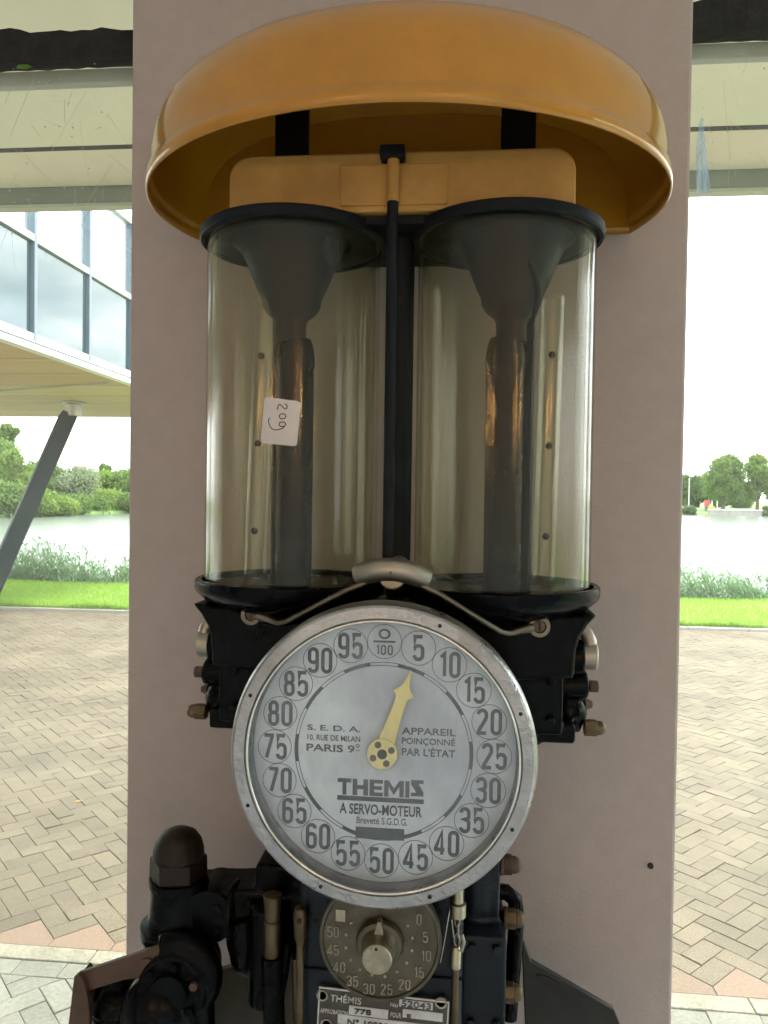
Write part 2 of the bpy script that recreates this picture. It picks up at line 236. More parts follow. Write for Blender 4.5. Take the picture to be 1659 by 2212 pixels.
# ------------------------------------------------------------------ builders
def tag(o, label=None, cat=None, group=None, kind=None):
    if label: o['label'] = label
    if cat: o['category'] = cat
    if group: o['group'] = group
    if kind: o['kind'] = kind
    return o
def empty(name, loc=(0, 0, 0), **kw):
    o = bpy.data.objects.new(name, None); COL.objects.link(o); o.location = loc; o.empty_display_size = 0.05
    return tag(o, **kw)
def link(name, me, mat, parent=None, world=True):
    o = bpy.data.objects.new(name, me); COL.objects.link(o)
    if mat is not None and not me.materials: me.materials.append(mat if not isinstance(mat, str) else M[mat])
    if parent is not None:
        o.parent = parent
        if world and parent.type == 'EMPTY': o.location = -Vector(parent.location)
    return o
class MB:
    def __init__(s): s.v = []; s.f = []
    def add(s, vs, fs):
        k = len(s.v); s.v += [tuple(q) for q in vs]; s.f += [tuple(i+k for i in f) for f in fs]; return s
    def box(s, lo, hi, M4=None):
        x0, y0, z0 = lo; x1, y1, z1 = hi
        v = [Vector(q) for q in ((x0,y0,z0),(x1,y0,z0),(x1,y1,z0),(x0,y1,z0),(x0,y0,z1),(x1,y0,z1),(x1,y1,z1),(x0,y1,z1))]
        if M4 is not None: v = [M4 @ q for q in v]
        return s.add(v, [(3,2,1,0),(4,5,6,7),(0,1,5,4),(1,2,6,5),(2,3,7,6),(3,0,4,7)])
    def beam(s, a, b, wx, wz, up=(0, 0, 1), roll=0.0):
        a, b = Vector(a), Vector(b); d = (b-a); Ln = d.length; q = d.to_track_quat('Y', 'Z').to_matrix().to_4x4()
        return s.box((-wx/2, 0, -wz/2), (wx/2, Ln, wz/2), Matrix.Translation(a) @ q @ Matrix.Rotation(roll, 4, 'Y'))
    def cyl(s, a, b, r0, r1=None, n=24, cap=True, phase=0.0):
        a, b = Vector(a), Vector(b); r1 = r0 if r1 is None else r1
        q = (b-a).to_track_quat('Z', 'Y').to_matrix(); k = []
        for (c, r) in ((a, r0), (b, r1)):
            for i in range(n):
                t = 2*PI*i/n+phase; k.append(c + q @ Vector((r*math.cos(t), r*math.sin(t), 0)))
        f = [(i, (i+1) % n, n+(i+1) % n, n+i) for i in range(n)]
        if cap: f += [tuple(range(n-1, -1, -1)), tuple(range(n, 2*n))]
        return s.add(k, f)
    def lathe(s, prof, org=(0, 0, 0), axis=(0, 0, 1), n=40, closed=False, a0=0.0, a1=2*PI):
        q = Vector(axis).to_track_quat('Z', 'Y').to_matrix(); org = Vector(org); full = abs(a1-a0-2*PI) < 1e-6
        m = n if full else n+1; k = []
        for (r, z) in prof:
            for i in range(m):
                t = a0+(a1-a0)*i/n; k.append(org + q @ Vector((r*math.cos(t), r*math.sin(t), z)))
        f = []; P = len(prof); rng = P if closed else P-1
        for j in range(rng):
            j2 = (j+1) % P
            for i in range(n):
                i2 = (i+1) % m if full else i+1
                f.append((j*m+i, j*m+i2, j2*m+i2, j2*m+i))
        if not closed and full:
            if prof[0][0] > 1e-5: f.append(tuple(range(m-1, -1, -1)))
            if prof[-1][0] > 1e-5: f.append(tuple((P-1)*m+i for i in range(m)))
        return s.add(k, f)
    def tube(s, pts, r, n=12, cap=True):
        pts = [Vector(q) for q in pts]; rs = r if isinstance(r, (list, tuple)) else [r]*len(pts); k = []
        tp = None; nrm = None
        for i, c in enumerate(pts):
            d = (pts[min(i+1, len(pts)-1)]-pts[max(i-1, 0)]).normalized()
            if nrm is None: nrm = d.orthogonal().normalized()
            else: nrm = (nrm - d*nrm.dot(d)).normalized()
            bn = d.cross(nrm)
            for j in range(n):
                t = 2*PI*j/n; k.append(c + (nrm*math.cos(t)+bn*math.sin(t))*rs[i])
        f = [(i*n+j, i*n+(j+1) % n, (i+1)*n+(j+1) % n, (i+1)*n+j) for i in range(len(pts)-1) for j in range(n)]
        if cap: f += [tuple(range(n-1, -1, -1)), tuple((len(pts)-1)*n+j for j in range(n))]
        return s.add(k, f)
    def prism(s, poly, y0, y1):
        """polygon in XZ extruded along Y"""
        n = len(poly); k = [(x, y0, z) for x, z in poly]+[(x, y1, z) for x, z in poly]
        f = [tuple(range(n)), tuple(range(2*n-1, n-1, -1))]+[(i, n+i, n+(i+1) % n, (i+1) % n) for i in range(n)]
        return s.add(k, f)
    def sphere(s, c, r, sc=(1, 1, 1), n=20, m=12):
        c = Vector(c); prof = [(r*math.sin(PI*j/m), -r*math.cos(PI*j/m)) for j in range(m+1)]
        prof[0] = (1e-6, prof[0][1]); prof[-1] = (1e-6, prof[-1][1])
        b = MB().lathe(prof, n=n)
        return s.add([c+Vector((q[0]*sc[0], q[1]*sc[1], q[2]*sc[2])) for q in b.v], b.f)
    def build(s, name, mat, parent=None, smooth=40, bevel=0.0, seg=2, remesh=0.0, flip=True, subs=0):
        me = bpy.data.meshes.new(name); me.from_pydata(s.v, [], s.f)
        bm = bmesh.new(); bm.from_mesh(me); bmesh.ops.remove_doubles(bm, verts=bm.verts, dist=1e-6)
        if flip: bmesh.ops.recalc_face_normals(bm, faces=bm.faces)
        bm.to_mesh(me); bm.free()
        if smooth:
            me.polygons.foreach_set('use_smooth', [True]*len(me.polygons)); me.set_sharp_from_angle(angle=R(smooth))
        o = link(name, me, mat, parent)
        if bevel:
            b = o.modifiers.new('edge', 'BEVEL'); b.width = bevel; b.segments = seg; b.limit_method = 'ANGLE'; b.angle_limit = R(35); b.harden_normals = False
        if remesh:
            b = o.modifiers.new('cast', 'REMESH'); b.mode = 'VOXEL'; b.voxel_size = remesh; b.use_smooth_shade = True
            b = o.modifiers.new('soft', 'SMOOTH'); b.factor = 0.5; b.iterations = 3
        return o
def raw(name, vs, fs, mat, parent=None, smooth=False):
    me = bpy.data.meshes.new(name); me.from_pydata([tuple(q) for q in vs], [], fs)
    if smooth: me.polygons.foreach_set('use_smooth', [True]*len(me.polygons))
    return link(name, me, mat, parent)

# lettering: stroke figures (condensed) and outline text, both fitted to a box in the XZ plane
def arc(cx, cy, rx, a0, a1, ry=None, n=8):
    ry = rx if ry is None else ry
    return [(cx+rx*math.cos(R(a0+(a1-a0)*i/n)), cy+ry*math.sin(R(a0+(a1-a0)*i/n))) for i in range(n+1)]
def fig(ch, a=0.36):
    r = a/2
    if ch in '0O': return [(arc(r, 1-r, r, 0, 180)+arc(r, r, r, 180, 360), True)]
    if ch == '1': return [([(0.04, 0.82), (0.20, 0.99), (0.20, 0)], False)]
    if ch == '2': return [(arc(r, 1-r, r, 180, 0)+[(a, 0.70), (a*0.86, 0.58), (0.02, 0.08), (0.02, 0), (a, 0)], False)]
    if ch == '3': return [(arc(r, 1-r, r, 180, 0)+[(a, 0.66), (a*0.9, 0.57), (r*0.8, 0.53), (a*0.9, 0.48), (a, 0.40)]+arc(r, r, r, 0, -180), False)]
    if ch == '4': return [([(a*0.78, 0), (a*0.78, 1), (0, 0.28), (0, 0.22), (a*1.12, 0.22)], False)]
    if ch == '5': return [([(a*0.97, 1), (0.02, 1), (0.02, 0.50)]+arc(r, 0.44, r, 150, 0, 0.16)+arc(r, r, r, 0, -180), False)]
    if ch == '6': return [(arc(r, 1-r, r, 5, 180)+arc(r, r, r, 180, 360)+arc(r, 0.44, r, 0, 170, 0.16), False)]
    if ch == '7': return [([(0, 1), (a, 1), (a, 0.93), (a*0.30, 0)], False)]
    if ch == '8': return [(arc(r, 0.80, r*0.92, 0, 180, 0.20)+arc(r, 0.68, r*0.92, 180, 360, 0.16), True), (arc(r, 0.36, r, 0, 180, 0.18)+arc(r, r, r, 180, 360), True)]
    if ch == '9': return [([(a-x, 1-y) for x, y in p], c) for p, c in fig('6', a)]
    return []
def ribbon(vs, fs, path, closed, t, y):
    n = len(path); P = [Vector((x, z)) for x, z in path]; k = len(vs)
    for i in range(n):
        p0 = P[i-1] if (i > 0 or closed) else P[i]; p1 = P[(i+1) % n] if (i < n-1 or closed) else P[i]
        d1 = (P[i]-p0); d2 = (p1-P[i])
        if d1.length < 1e-9: d1 = d2
        if d2.length < 1e-9: d2 = d1
        d1.normalize(); d2.normalize()
        n1 = Vector((-d1.y, d1.x)); n2 = Vector((-d2.y, d2.x)); m = (n1+n2)
        m = m.normalized() if m.length > 1e-6 else n1
        s = t/2/max(0.45, m.dot(n1))
        vs += [(P[i].x+m.x*s, y, P[i].y+m.y*s), (P[i].x-m.x*s, y, P[i].y-m.y*s)]
    for i in range(n if closed else n-1):
        j = (i+1) % n; fs.append((k+2*i, k+2*j, k+2*j+1, k+2*i+1))
def figures(name, txt, cx, cz, h, y, mat, parent, t=0.15, a=0.36, gap=0.15, rot=0.0, thick=0.0004, wscale=1.0, slant=0.0):
    """row of stroke figures centred on (cx,cz), h high; really thin solid print"""
    vs, fs = [], []; adv = 0; items = []
    for ch in txt:
        wch = 0.22 if ch == '1' else a
        items.append((ch, adv)); adv += wch+t+gap
    W = adv-gap-t
    for ch, ox in items:
        off = ox+random.uniform(-.004, .004)
        for path, closed in fig(ch, a):
            pts = []
            for (x, z) in path:
                X = ((x+off)-W/2)*h*(1-t)*wscale; Z = (z-0.5)*h*(1-t); X += Z*slant
                pts.append((cx+X*math.cos(rot)-Z*math.sin(rot), cz+X*math.sin(rot)+Z*math.cos(rot)))
            ribbon(vs, fs, pts, closed, t*h*(1-t), y)
    o = raw(name, vs, fs, mat, parent)
    s = o.modifiers.new('ink', 'SOLIDIFY'); s.thickness = thick; s.offset = 0
    return o
def text(name, body, x0, x1, z0, z1, y, mat, parent, bold=0.0, thick=0.0003, spacing=1.0):
    c = bpy.data.curves.new('lettering', 'FONT'); c.body = body; c.size = 1.0; c.offset = bold; c.space_character = spacing; c.resolution_u = 4
    t = bpy.data.objects.new('lettering_tmp', c); COL.objects.link(t)
    dg = bpy.context.evaluated_depsgraph_get(); me = bpy.data.meshes.new_from_object(t.evaluated_get(dg), depsgraph=dg)
    bpy.data.objects.remove(t); bpy.data.curves.remove(c)
    if not me.vertices: return None
    xs = [v.co.x for v in me.vertices]; ys = [v.co.y for v in me.vertices]; ax, bx, ay, by = min(xs), max(xs), min(ys), max(ys)
    for v in me.vertices:
        v.co = ((x0+(v.co.x-ax)/(bx-ax)*(x1-x0)), y, z0+(v.co.y-ay)/(by-ay)*(z1-z0))
    me.materials.clear()
    o = link(name, me, mat, parent)
    s = o.modifiers.new('ink', 'SOLIDIFY'); s.thickness = thick; s.offset = 0
    return o

# ================================================================== THE ROOM
FLOORZ, CEILZ, GY = 0.45, 3.05, 0.15
PX0, PX1 = -0.338, 0.314                       # pillar sides
def struct(mb, name, mat, label, cat, **k):
    return tag(mb.build(name, mat, **k), label, cat, kind='structure')
struct(MB().box((-3.9, -3.4, FLOORZ-0.12), (3.9, 0.42, FLOORZ)), 'floor', 'floor', 'grey tiled floor of the room behind the pump', 'floor')
struct(MB().box((-3.9, -3.4, CEILZ), (3.9, 0.34, CEILZ+0.12)), 'ceiling', 'ceil', 'pale ceiling of the room over the pump', 'ceiling')
struct(MB().box((-3.75, -3.2, FLOORZ), (-3.6, 0.34, CEILZ)), 'wall_left', 'sidewall', 'grey side wall on the left of the room', 'wall')
struct(MB().box((3.6, -3.2, FLOORZ), (3.75, -1.52, CEILZ)), 'wall_right', 'sidewall', 'grey side wall on the right of the room, up to the added corner window', 'wall')
cw = empty('added_corner_window', (3.65, -0.9, FLOORZ), label='tall unseen window added in the right side wall to let in light', cat='window')  # glazing added for brighter light and reflections from the right
for y0_, y1_ in ((-1.47, -0.72), (-0.67, 0.08)):
    MB().box((3.646, y0_, FLOORZ), (3.654, y1_, CEILZ)).build('pane', 'sidewindow', cw, smooth=0)
for y0_ in (-1.495, -0.695, 0.105):
    MB().box((3.61, y0_-0.024, FLOORZ), (3.69, y0_+0.024, CEILZ)).build('mullion', 'greylight', cw, bevel=0.003)
struct(MB().box((-3.75, -3.35, FLOORZ), (3.75, -3.2, CEILZ)), 'wall_back', 'wall', 'plain pale wall behind the viewer', 'wall')

# the pillar that carries the pump
pl = MB().box((PX0, 0.0, FLOORZ), (PX1, 0.36, CEILZ)).build('pillar', 'pillar', bevel=0.004)
tag(pl, 'wide pinkish tan painted pillar behind the old pump', 'pillar')
hx = at(1405, 1870, Y=0.0)
MB().cyl((hx.x, 0.002, hx.z), (hx.x, -0.0025, hx.z), 0.0042, 0.003, n=10).build('screw_hole', 'dark', pl)

# lintel, torn seal and glass on both sides of the pillar
for sx, nm in ((-1, 'left'), (1, 'right')):
    xa, xb = ((-3.6, PX0) if sx < 0 else (PX1, 3.6))
    win = empty('window', ((xa+xb)/2, GY, FLOORZ), label='large dusty fixed window to the %s of the pillar' % nm, cat='window')
    MB().box((xa, GY-0.004, FLOORZ+0.06), (xb, GY+0.004, 2.806)).build('pane', 'window', win, smooth=0)
    MB().box((xa, GY-0.02, FLOORZ), (xb, GY+0.05, FLOORZ+0.06)).build('sill', 'greylight', win, bevel=0.003)
    MB().box((xa, GY+0.012, 2.783), (xb, GY+0.028, 2.803)).build('outer_frame', 'greylight', win, bevel=0.002)
    MB().box((xa, GY-0.004, 2.836), (xb, GY+0.004, CEILZ)).build('transom_pane', 'sidewindow', win, smooth=0)
    # ragged black sealing strip
    rnd = random.Random(3+sx); n = 220; vs = []; fs = []
    up = 0.0
    for i in range(n+1):
        x = xa+(xb-xa)*i/n; up = up*0.75+rnd.uniform(-0.0036, 0.0036); lo = 2.800+rnd.uniform(-0.0008, 0.0008)
        hi = 2.842+up+0.003*math.sin(x*17)
        for y in (GY-0.014, GY+0.006): vs += [(x, y+rnd.uniform(-.002, .002), lo), (x, y+rnd.uniform(-.003, .003), (lo+hi)/2), (x, y, hi)]
    for i in range(n):
        a = 6*i; b = a+6
        for q in ((0, 1), (1, 2)): fs += [(a+q[0], b+q[0], b+q[1], a+q[1]), (a+3+q[0], a+3+q[1], b+3+q[1], b+3+q[0])]
        fs += [(a, a+3, b+3, b), (a+2, b+2, b+5, a+5)]
    raw('sealing_strip', vs, fs, 'seal', win)
upper = MB().box((-3.9, GY+0.02, CEILZ+0.12), (3.9, 0.42, 3.75)).build('wall_upper', 'cream')
tag(upper, 'cream wall strip above the windows under the canopy', 'wall', kind='structure')

# warm pendant lamps behind the viewer (they mirror as orange streaks in the glass)
def chandelier(x, y, z, label):
    e = empty('chandelier', (x, y, z), label=label, cat='lamp', group='chandeliers behind the viewer')
    MB().cyl((x, y, z), (x, y, CEILZ), 0.006, n=8).sphere((x, y, z), 0.03, n=14, m=8).build('stem', 'brassdull', e)
    for k in range(5):
        a = 2*PI*k/5+x; c = Vector((x+0.2*math.cos(a), y+0.2*math.sin(a), z))
        MB().tube([(x, y, z), ((x+c.x)/2, (y+c.y)/2, z-0.05), (c.x, c.y, z-0.02)], 0.006, n=8).lathe([(0.022, 0.0), (0.012, -0.02), (0.012, 0.03)], c, n=14).build('arm', 'brassdull', e)
        MB().lathe([(0.0001, 0.03), (0.006, 0.034), (0.009, 0.05), (0.008, 0.07), (0.004, 0.095), (0.0001, 0.105)], c, n=14).build('bulb', 'bulb', e, smooth=60)
for x, y, z, nm in ((-0.7, -2.5, 2.46, 'five armed chandelier nearer the left wall behind the viewer'), (0.7, -2.6, 2.50, 'five armed chandelier nearer the right wall behind the viewer')):
    chandelier(x, y, z, nm)

# cobwebs and marks on the glass
def web(name, label, seeds, xr, zr, n, rnd):
    mb = MB()
    for i in range(n):
        a = Vector((rnd.uniform(*xr), GY-0.007, rnd.uniform(*zr))); ang = rnd.choice([rnd.gauss(-0.75, 0.2), rnd.gauss(-2.0, 0.15), rnd.gauss(-1.5, .1)])
        ln = rnd.uniform(0.02, 0.10); b = a+Vector((math.cos(ang)*ln, rnd.uniform(-.004, .0), math.sin(ang)*ln)); mid = (a+b)/2+Vector((0, -0.002, -0.004*rnd.random()))
        b.x = min(max(b.x, xr[0]-0.03), xr[1]+0.004)
        mb.tube([a, mid, b], rnd.uniform(0.0001, 0.00026), n=4)
    for i in range(n*2):
        c = Vector((rnd.uniform(*xr), GY-0.0065, rnd.uniform(*zr))); r = rnd.choice([0.0005, 0.0007, 0.0011])
        mb.sphere(c, r, (1, 0.5, 1), n=6, m=4)
    o = mb.build(name, 'web', smooth=0); return tag(o, label, 'cobweb', kind='stuff')
rnd = random.Random(11)
web('cobweb', 'thin dusty cobweb across the top of the window left of the pillar', 0, (-0.60, -0.345), (2.55, 2.80), 46, rnd)
web('cobweb', 'sparse cobweb and specks on the window right of the pillar', 0, (0.345, 0.46), (2.58, 2.79), 14, rnd)
vs, fs = [], []
pts = [(1505, 418), (1503, 330), (1510, 268), (1516, 250), (1523, 300), (1529, 360), (1534, 418)]
vs = [at(u, v, Y=GY-0.006) for u, v in pts]; vs += [q+Vector((0, -0.0006, 0)) for q in vs]; n = len(pts)
fs = [tuple(range(n)), tuple(range(2*n-1, n-1, -1))]+[(i, n+i, n+(i+1) % n, (i+1) % n) for i in range(n)]
tag(raw('film_scrap', vs, fs, 'film'), 'pale blue scrap of torn film on the window right of the pillar', 'film')
c = at(52, 146, Y=GY-0.04); ml = MB()
ml.add([c+Vector((x, y, z)) for x, y, z in ((-.012, 0, 0), (-.006, -.003, .003), (.006, -.003, .003), (.012, 0, .001), (.006, -.002, -.003), (-.006, -.002, -.0025))], [(0, 1, 2, 3, 4, 5)])
lf = ml.build('leaf', 'greenleaf'); lf.modifiers.new('s', 'SOLIDIFY').thickness = 0.0006
tag(lf, 'small green leaf caught under the torn black seal', 'leaf')

# ================================================================== CANOPY OUTSIDE
cn_ = empty('canopy', (0, 0.42, 3.6), label='flat canopy roof with pale soffit panels and grey edge outside the window', cat='canopy')
for i in range(4):
    x0 = -5.4+2.4*i+0.0
    for j, (ya, yb, mt) in enumerate(((0.425, 1.30, 'soffit_a'), (1.303, 2.325, 'soffit_a'), (2.36, 2.745, 'soffit_b'))):
        MB().box((x0+0.003, ya, 3.70), (x0+2.397, yb, 3.715)).build('soffit_panel', mt, cn_, bevel=0.001)
MB().box((-5.4, 2.3265, 3.697), (3.6, 2.3585, 3.716)).build('shadow_gap', 'seal', cn_)
MB().box((-6.0, 2.755, 3.622), (3.6, 2.80, 3.97)).build('fascia', 'grey', cn_, bevel=0.002)
MB().box((-6.0, 2.750, 3.604), (3.6, 2.812, 3.620)).build('drip_trim', 'greylight', cn_, bevel=0.002)
MB().box((-6.0, 0.45, 3.72), (3.6, 2.75, 3.95)).build('roof_slab', 'grey', cn_)
for x in (-5.6, 3.4):
    MB().box((x-0.06, 2.60, 0.0), (x+0.06, 2.72, 3.70)).build('post', 'grey', cn_, bevel=0.004)

# ================================================================== CANTILEVERED WING
WX, WY1 = -6.0, 18.75
wing = empty('cantilever_building', (WX, 12.0, 4.2), label='raised glass sided building wing on a slanted strut over the lake shore', cat='building')
ms = [9.575+1.63*i for i in range(-4, 6)]
zr = [4.40, 5.79, 7.17]
for y in ms:
    MB().box((WX-0.12, y-0.04, 4.34), (WX+0.04, y+0.04, 7.25)).build('mullion', 'mullion', wing, bevel=0.006)
yA, yB = ms[0]-1.6, WY1
for k_, z in enumerate(zr):
    MB().box((WX-0.13, yA, z-(0.05 if k_ else 0.08)), (WX+0.035, yB, z+(0.05 if k_ else 0.04))).build('window_rail', 'rail', wing, bevel=0.006)
ye = [yA]+ms+[yB]
for a, b in zip(ye[:-1], ye[1:]):
    MB().box((WX-0.05, a+0.05, 4.44), (WX-0.02, b-0.05, 5.74)).build('pane', 'facade', wing, smooth=0)
    MB().box((WX-0.04, a+0.05, 5.84), (WX-0.02, b-0.05, 7.12)).build('screen_pane', 'screen', wing, smooth=0)
MB().box((WX-0.10, yA, 4.20), (WX+0.06, yB+0.06, 4.29)).build('edge_trim', 'white', wing, bevel=0.008)
nP = 8; d_ = 1.42
for i in range(nP):
    a = WY1-d_*(i+1); 
    MB().box((-15.0, a+0.02, 4.212), (WX-0.11, a+d_-0.02, 4.24)).build('soffit_plank', 'plank', wing, bevel=0.003)
MB().box((-15.0, yA, 4.245), (WX-0.20, WY1-0.05, 5.70)).build('core', 'grey', wing)
MB().box((-15.0, yA, 5.70), (WX-0.14, WY1, 5.76)).build('roof_slab', 'grey', wing)
MB().box((-15.0, WY1+0.002, 4.20), (WX-0.10, WY1+0.06, 5.74)).build('end_wall', 'rail', wing)
MB().tube([(-6.3, 12.6, 4.19), (-8.2, 13.3, 4.185), (-10.6, 14.2, 4.19)], 0.012, n=6).build('cable', 'grey', wing)
b0 = at(184*K, 1005*K, Z=4.21)
MB().cyl(b0+Vector((0, 0, 0)), b0+Vector((0, 0, -0.05)), 0.24, n=24).cyl(b0+Vector((0, 0, -0.05)), b0+Vector((0, 0, -0.32)), 0.17, n=24).build('strut_head', 'pewter', wing, bevel=0.01)
s0 = b0+Vector((-0.12, 0, -0.30)); s1 = at(-6, 1440*K, Y=13.8); s2 = s0+(s1-s0)*1.35
MB().beam(s0, s2, 0.34, 0.34, roll=R(32)).build('support_strut', 'strut', wing, bevel=0.03)

# ================================================================== GROUND, LAWN, WATER
gsand = MB().box((-14, 0.43, -0.30), (12, 12.62, -0.012))
tag(gsand.build('ground', 'sand', smooth=0), 'sandy bed under the paving in front of the windows', 'ground', kind='structure')
tag(MB().box((-60, -60, -0.30), (60, 0.43, -0.02)).build('ground_rear', 'farlawn', smooth=0), 'plain grass ground around and behind the building', 'ground', kind='structure')
# near lawn: strip that falls away to the shore
vs, fs = [], []; nx, ny = 120, 26
rnd = random.Random(5)
def lawn_z(x, y):
    t = (y-12.78)/4.4
    return (0.075 + 0.02*math.sin(x*1.3+y) - max(0, t-0.75)**2*3.0 - max(0, t-1.0)*1.4)
for j in range(ny+1):
    for i in range(nx+1):
        x = -40+80*i/nx; y = 12.78+6.2*j/ny
        vs.append((x, y, lawn_z(x, y)))
for j in range(ny):
    for i in range(nx):
        a = j*(nx+1)+i; fs.append((a, a+1, a+nx+2, a+nx+1))
tag(raw('lawn', vs, fs, 'lawn', smooth=True), 'bright green strip of lawn between the paving and the reeds', 'lawn', kind='structure')
# blades
vs, fs = [], []
for side, cnt in (((-12.5, -4.2), 34000), ((3.0, 8.6), 24000)):
    for _ in range(cnt):
        x = rnd.uniform(*side); y = 12.80+3.9*rnd.random()**1.1; z = lawn_z(x, y)
        h = rnd.uniform(0.04, 0.085)*(1.5 if y < 12.95 else 1); a = rnd.uniform(0, 2*PI); dx_, dy_ = 0.006*math.cos(a), 0.006*math.sin(a)
        k = len(vs); vs += [(x-dx_, y-dy_, z-.01), (x+dx_, y+dy_, z-.01), (x+rnd.gauss(-.012, .02), y+rnd.gauss(0, .02), z+h)]; fs.append((k, k+1, k+2))
for side, cnt in (((-12.5, -4.2), 6000), ((3.0, 8.6), 4500)):
    for _ in range(cnt):                                   # ragged edge hanging over the kerb
        x = rnd.uniform(*side); y = 12.74+abs(rnd.gauss(0, .06)); c_ = 0.5+0.5*math.sin(x*3.1)*math.sin(x*1.27+1); h = rnd.uniform(0.05, 0.13)*(0.5+c_); a = rnd.uniform(0, 2*PI); dx_, dy_ = 0.006*math.cos(a), 0.006*math.sin(a)
        k = len(vs); vs += [(x-dx_, y-dy_, .04), (x+dx_, y+dy_, .04), (x+rnd.gauss(-.01, .03), y-rnd.random()*.06, .04+h)]; fs.append((k, k+1, k+2))
tag(raw('grass', vs, fs, 'blade'), 'short bright green grass blades on the lawn strip', 'grass', kind='stuff')
# kerb between paving and lawn
kerb = empty('kerb', (0, 12.7, 0), label='low concrete kerb between the paving and the lawn', cat='kerb', kind='structure')
for i in range(26):
    x = -13+i*1.0
    MB().box((x+0.004, 12.63, -0.2), (x+0.996, 12.76, 0.045)).build('kerb_stone', 'quay', kerb, bevel=0.012)
# concrete strip between the two pavings
strip = empty('concrete_strip', (0, 2.55, 0), label='pale concrete channel strip between red and pale paving', cat='paving', kind='structure')
for i in range(14):
    x = -7+i*1.0+0.37
    MB().box((x+0.002, 2.502, -0.15), (x+0.998, 2.608, 0.004)).build('strip_slab', 'concrete', strip, bevel=0.006)

# herringbone pavers
BW = 0.1107
ex, ey = Vector((.70711, .70711)), Vector((-.70711, .70711))
def clip(poly, ax, val, keep_ge):
    outp = []
    for i in range(len(poly)):
        a, b = poly[i-1], poly[i]; ia = (a[ax] >= val) == keep_ge; ib = (b[ax] >= val) == keep_ge
        if ia != ib:
            t = (val-a[ax])/(b[ax]-a[ax]); outp.append((a[0]+t*(b[0]-a[0]), a[1]+t*(b[1]-a[1])))
        if ib: outp.append(b)
    return outp
def inset(poly, d):
    n = len(poly); area = sum(poly[i-1][0]*poly[i][1]-poly[i][0]*poly[i-1][1] for i in range(n)); sg = 1 if area > 0 else -1
    res = []
    for i in range(n):
        p0, p1, p2 = Vector(poly[i-1]), Vector(poly[i]), Vector(poly[(i+1) % n])
        d1 = (p1-p0).normalized(); d2 = (p2-p1).normalized(); n1 = Vector((-d1.y, d1.x))*sg; n2 = Vector((-d2.y, d2.x))*sg; m = n1+n2
        if m.length < 1e-4: m = n1
        m.normalize(); res.append(tuple(p1+m*(d/max(0.4, m.dot(n1)))))
    return res
def paver_mesh(poly, z=0.0, tx=0.0, ty=0.0):
    a = inset(poly, 0.0014); b = inset(poly, 0.0042); n = len(a)
    cx = sum(q[0] for q in a)/n; cy_ = sum(q[1] for q in a)/n
    f_ = lambda x, y, zz: (x, y, z+zz+(x-cx)*tx+(y-cy_)*ty)
    vs = [f_(x, y, -0.03) for x, y in a]+[f_(x, y, -0.0025) for x, y in a]+[f_(x, y, 0.0) for x, y in b]
    fs = [tuple(range(2*n, 3*n))]
    for i in range(n):
        j = (i+1) % n; fs += [(i, j, n+j, n+i), (n+i, n+j, 2*n+j, 2*n+i)]
    if sum(a[i-1][0]*a[i][1]-a[i][0]*a[i-1][1] for i in range(n)) < 0: fs = [tuple(reversed(f)) for f in fs]
    return vs, fs
def herring(org, xr, yr, rows):
    res = []
    for i in range(*rows):
        for j in range(-40, 41):
            for (bx, by, bw_, bh) in ((0, 0, 2, 1), (0, 1, 1, 2)):
                p, q = i+2*j+bx, i-2*j+by
                poly = []
                for (dx_, dy_) in ((0, 0), (bw_, 0), (bw_, bh), (0, bh)):
                    w_ = (ex*(p+dx_)+ey*(q+dy_))*BW; poly.append((org[0]+w_.x, org[1]+w_.y))
                if max(c[0] for c in poly) < xr[0] or min(c[0] for c in poly) > xr[1]: continue
                for ax, val, ge in ((1, yr[0], True), (1, yr[1], False)):
                    if poly: poly = clip(poly, ax, val, ge)
                if len(poly) >= 3:
                    ar = abs(sum(poly[k-1][0]*poly[k][1]-poly[k][0]*poly[k-1][1] for k in range(len(poly))))/2
                    if ar > 0.0012: res.append(poly)
    return res
def lay(name, label, polys, mat, limit, loc):
    root = empty(name, loc, label=label, cat='pavement', kind='structure')
    scored = []
    for poly in polys:
        cx = sum(c[0] for c in poly)/len(poly); cy_ = sum(c[1] for c in poly)/len(poly); pr = proj((cx, cy_, 0)); vis = False
        if pr:
            u, v, dd = pr; vis = -60 < u < WPX+60 and v < HPX+60 and not (330 < u < 1410)
        scored.append((0 if vis else 1, (Vector((cx, cy_, 0))-EYE).length, poly))
    scored.sort(key=lambda q: (q[0], q[1]))
    vs, fs = [], []
    for k, (hid, dist, poly) in enumerate(scored):
        z = random.gauss(0, 0.0012); tx, ty = random.gauss(0, 0.012), random.gauss(0, 0.012)
        a, b = paver_mesh(poly, z, tx, ty)
        if k < limit and not hid: raw('paving_brick', a, b, mat, root)
        else: n0 = len(vs); vs += a; fs += [tuple(q+n0 for q in f) for f in b]
    if vs: tag(raw('far_paving_bricks', vs, fs, mat, root), kind='stuff')
    return root
VAL = -2.044-0.1565
red = herring((VAL, 2.678), (-11.5, 8.5), (2.0, 12.62), (0, 68))
def zig(x):
    t = ((x-VAL)/0.3131) % 1.0; return 2.678+0.1565*(1-abs(2*t-1))
red_root = lay('herringbone_pavement', 'weathered clay herringbone paving between the canopy edge and the lawn', red, 'paver', 235, (0, 7.0, 0))
for j in range(-24, 34):
    x = VAL+0.3131*j; poly = [(x, 2.612), (x+0.3131, 2.612), (x+0.3131, 2.678), (x+0.15655, 2.678+0.15655), (x, 2.678)]
    a, b = paver_mesh(poly, random.gauss(0, .001)); raw('mitre_paver', a, b, 'mitre', red_root)
pale = []
for j in range(-30, 30):
    x = j*0.2214+0.05; pale.append([(x, 2.388), (x+0.2214, 2.388), (x+0.2214, 2.499), (x, 2.499)])
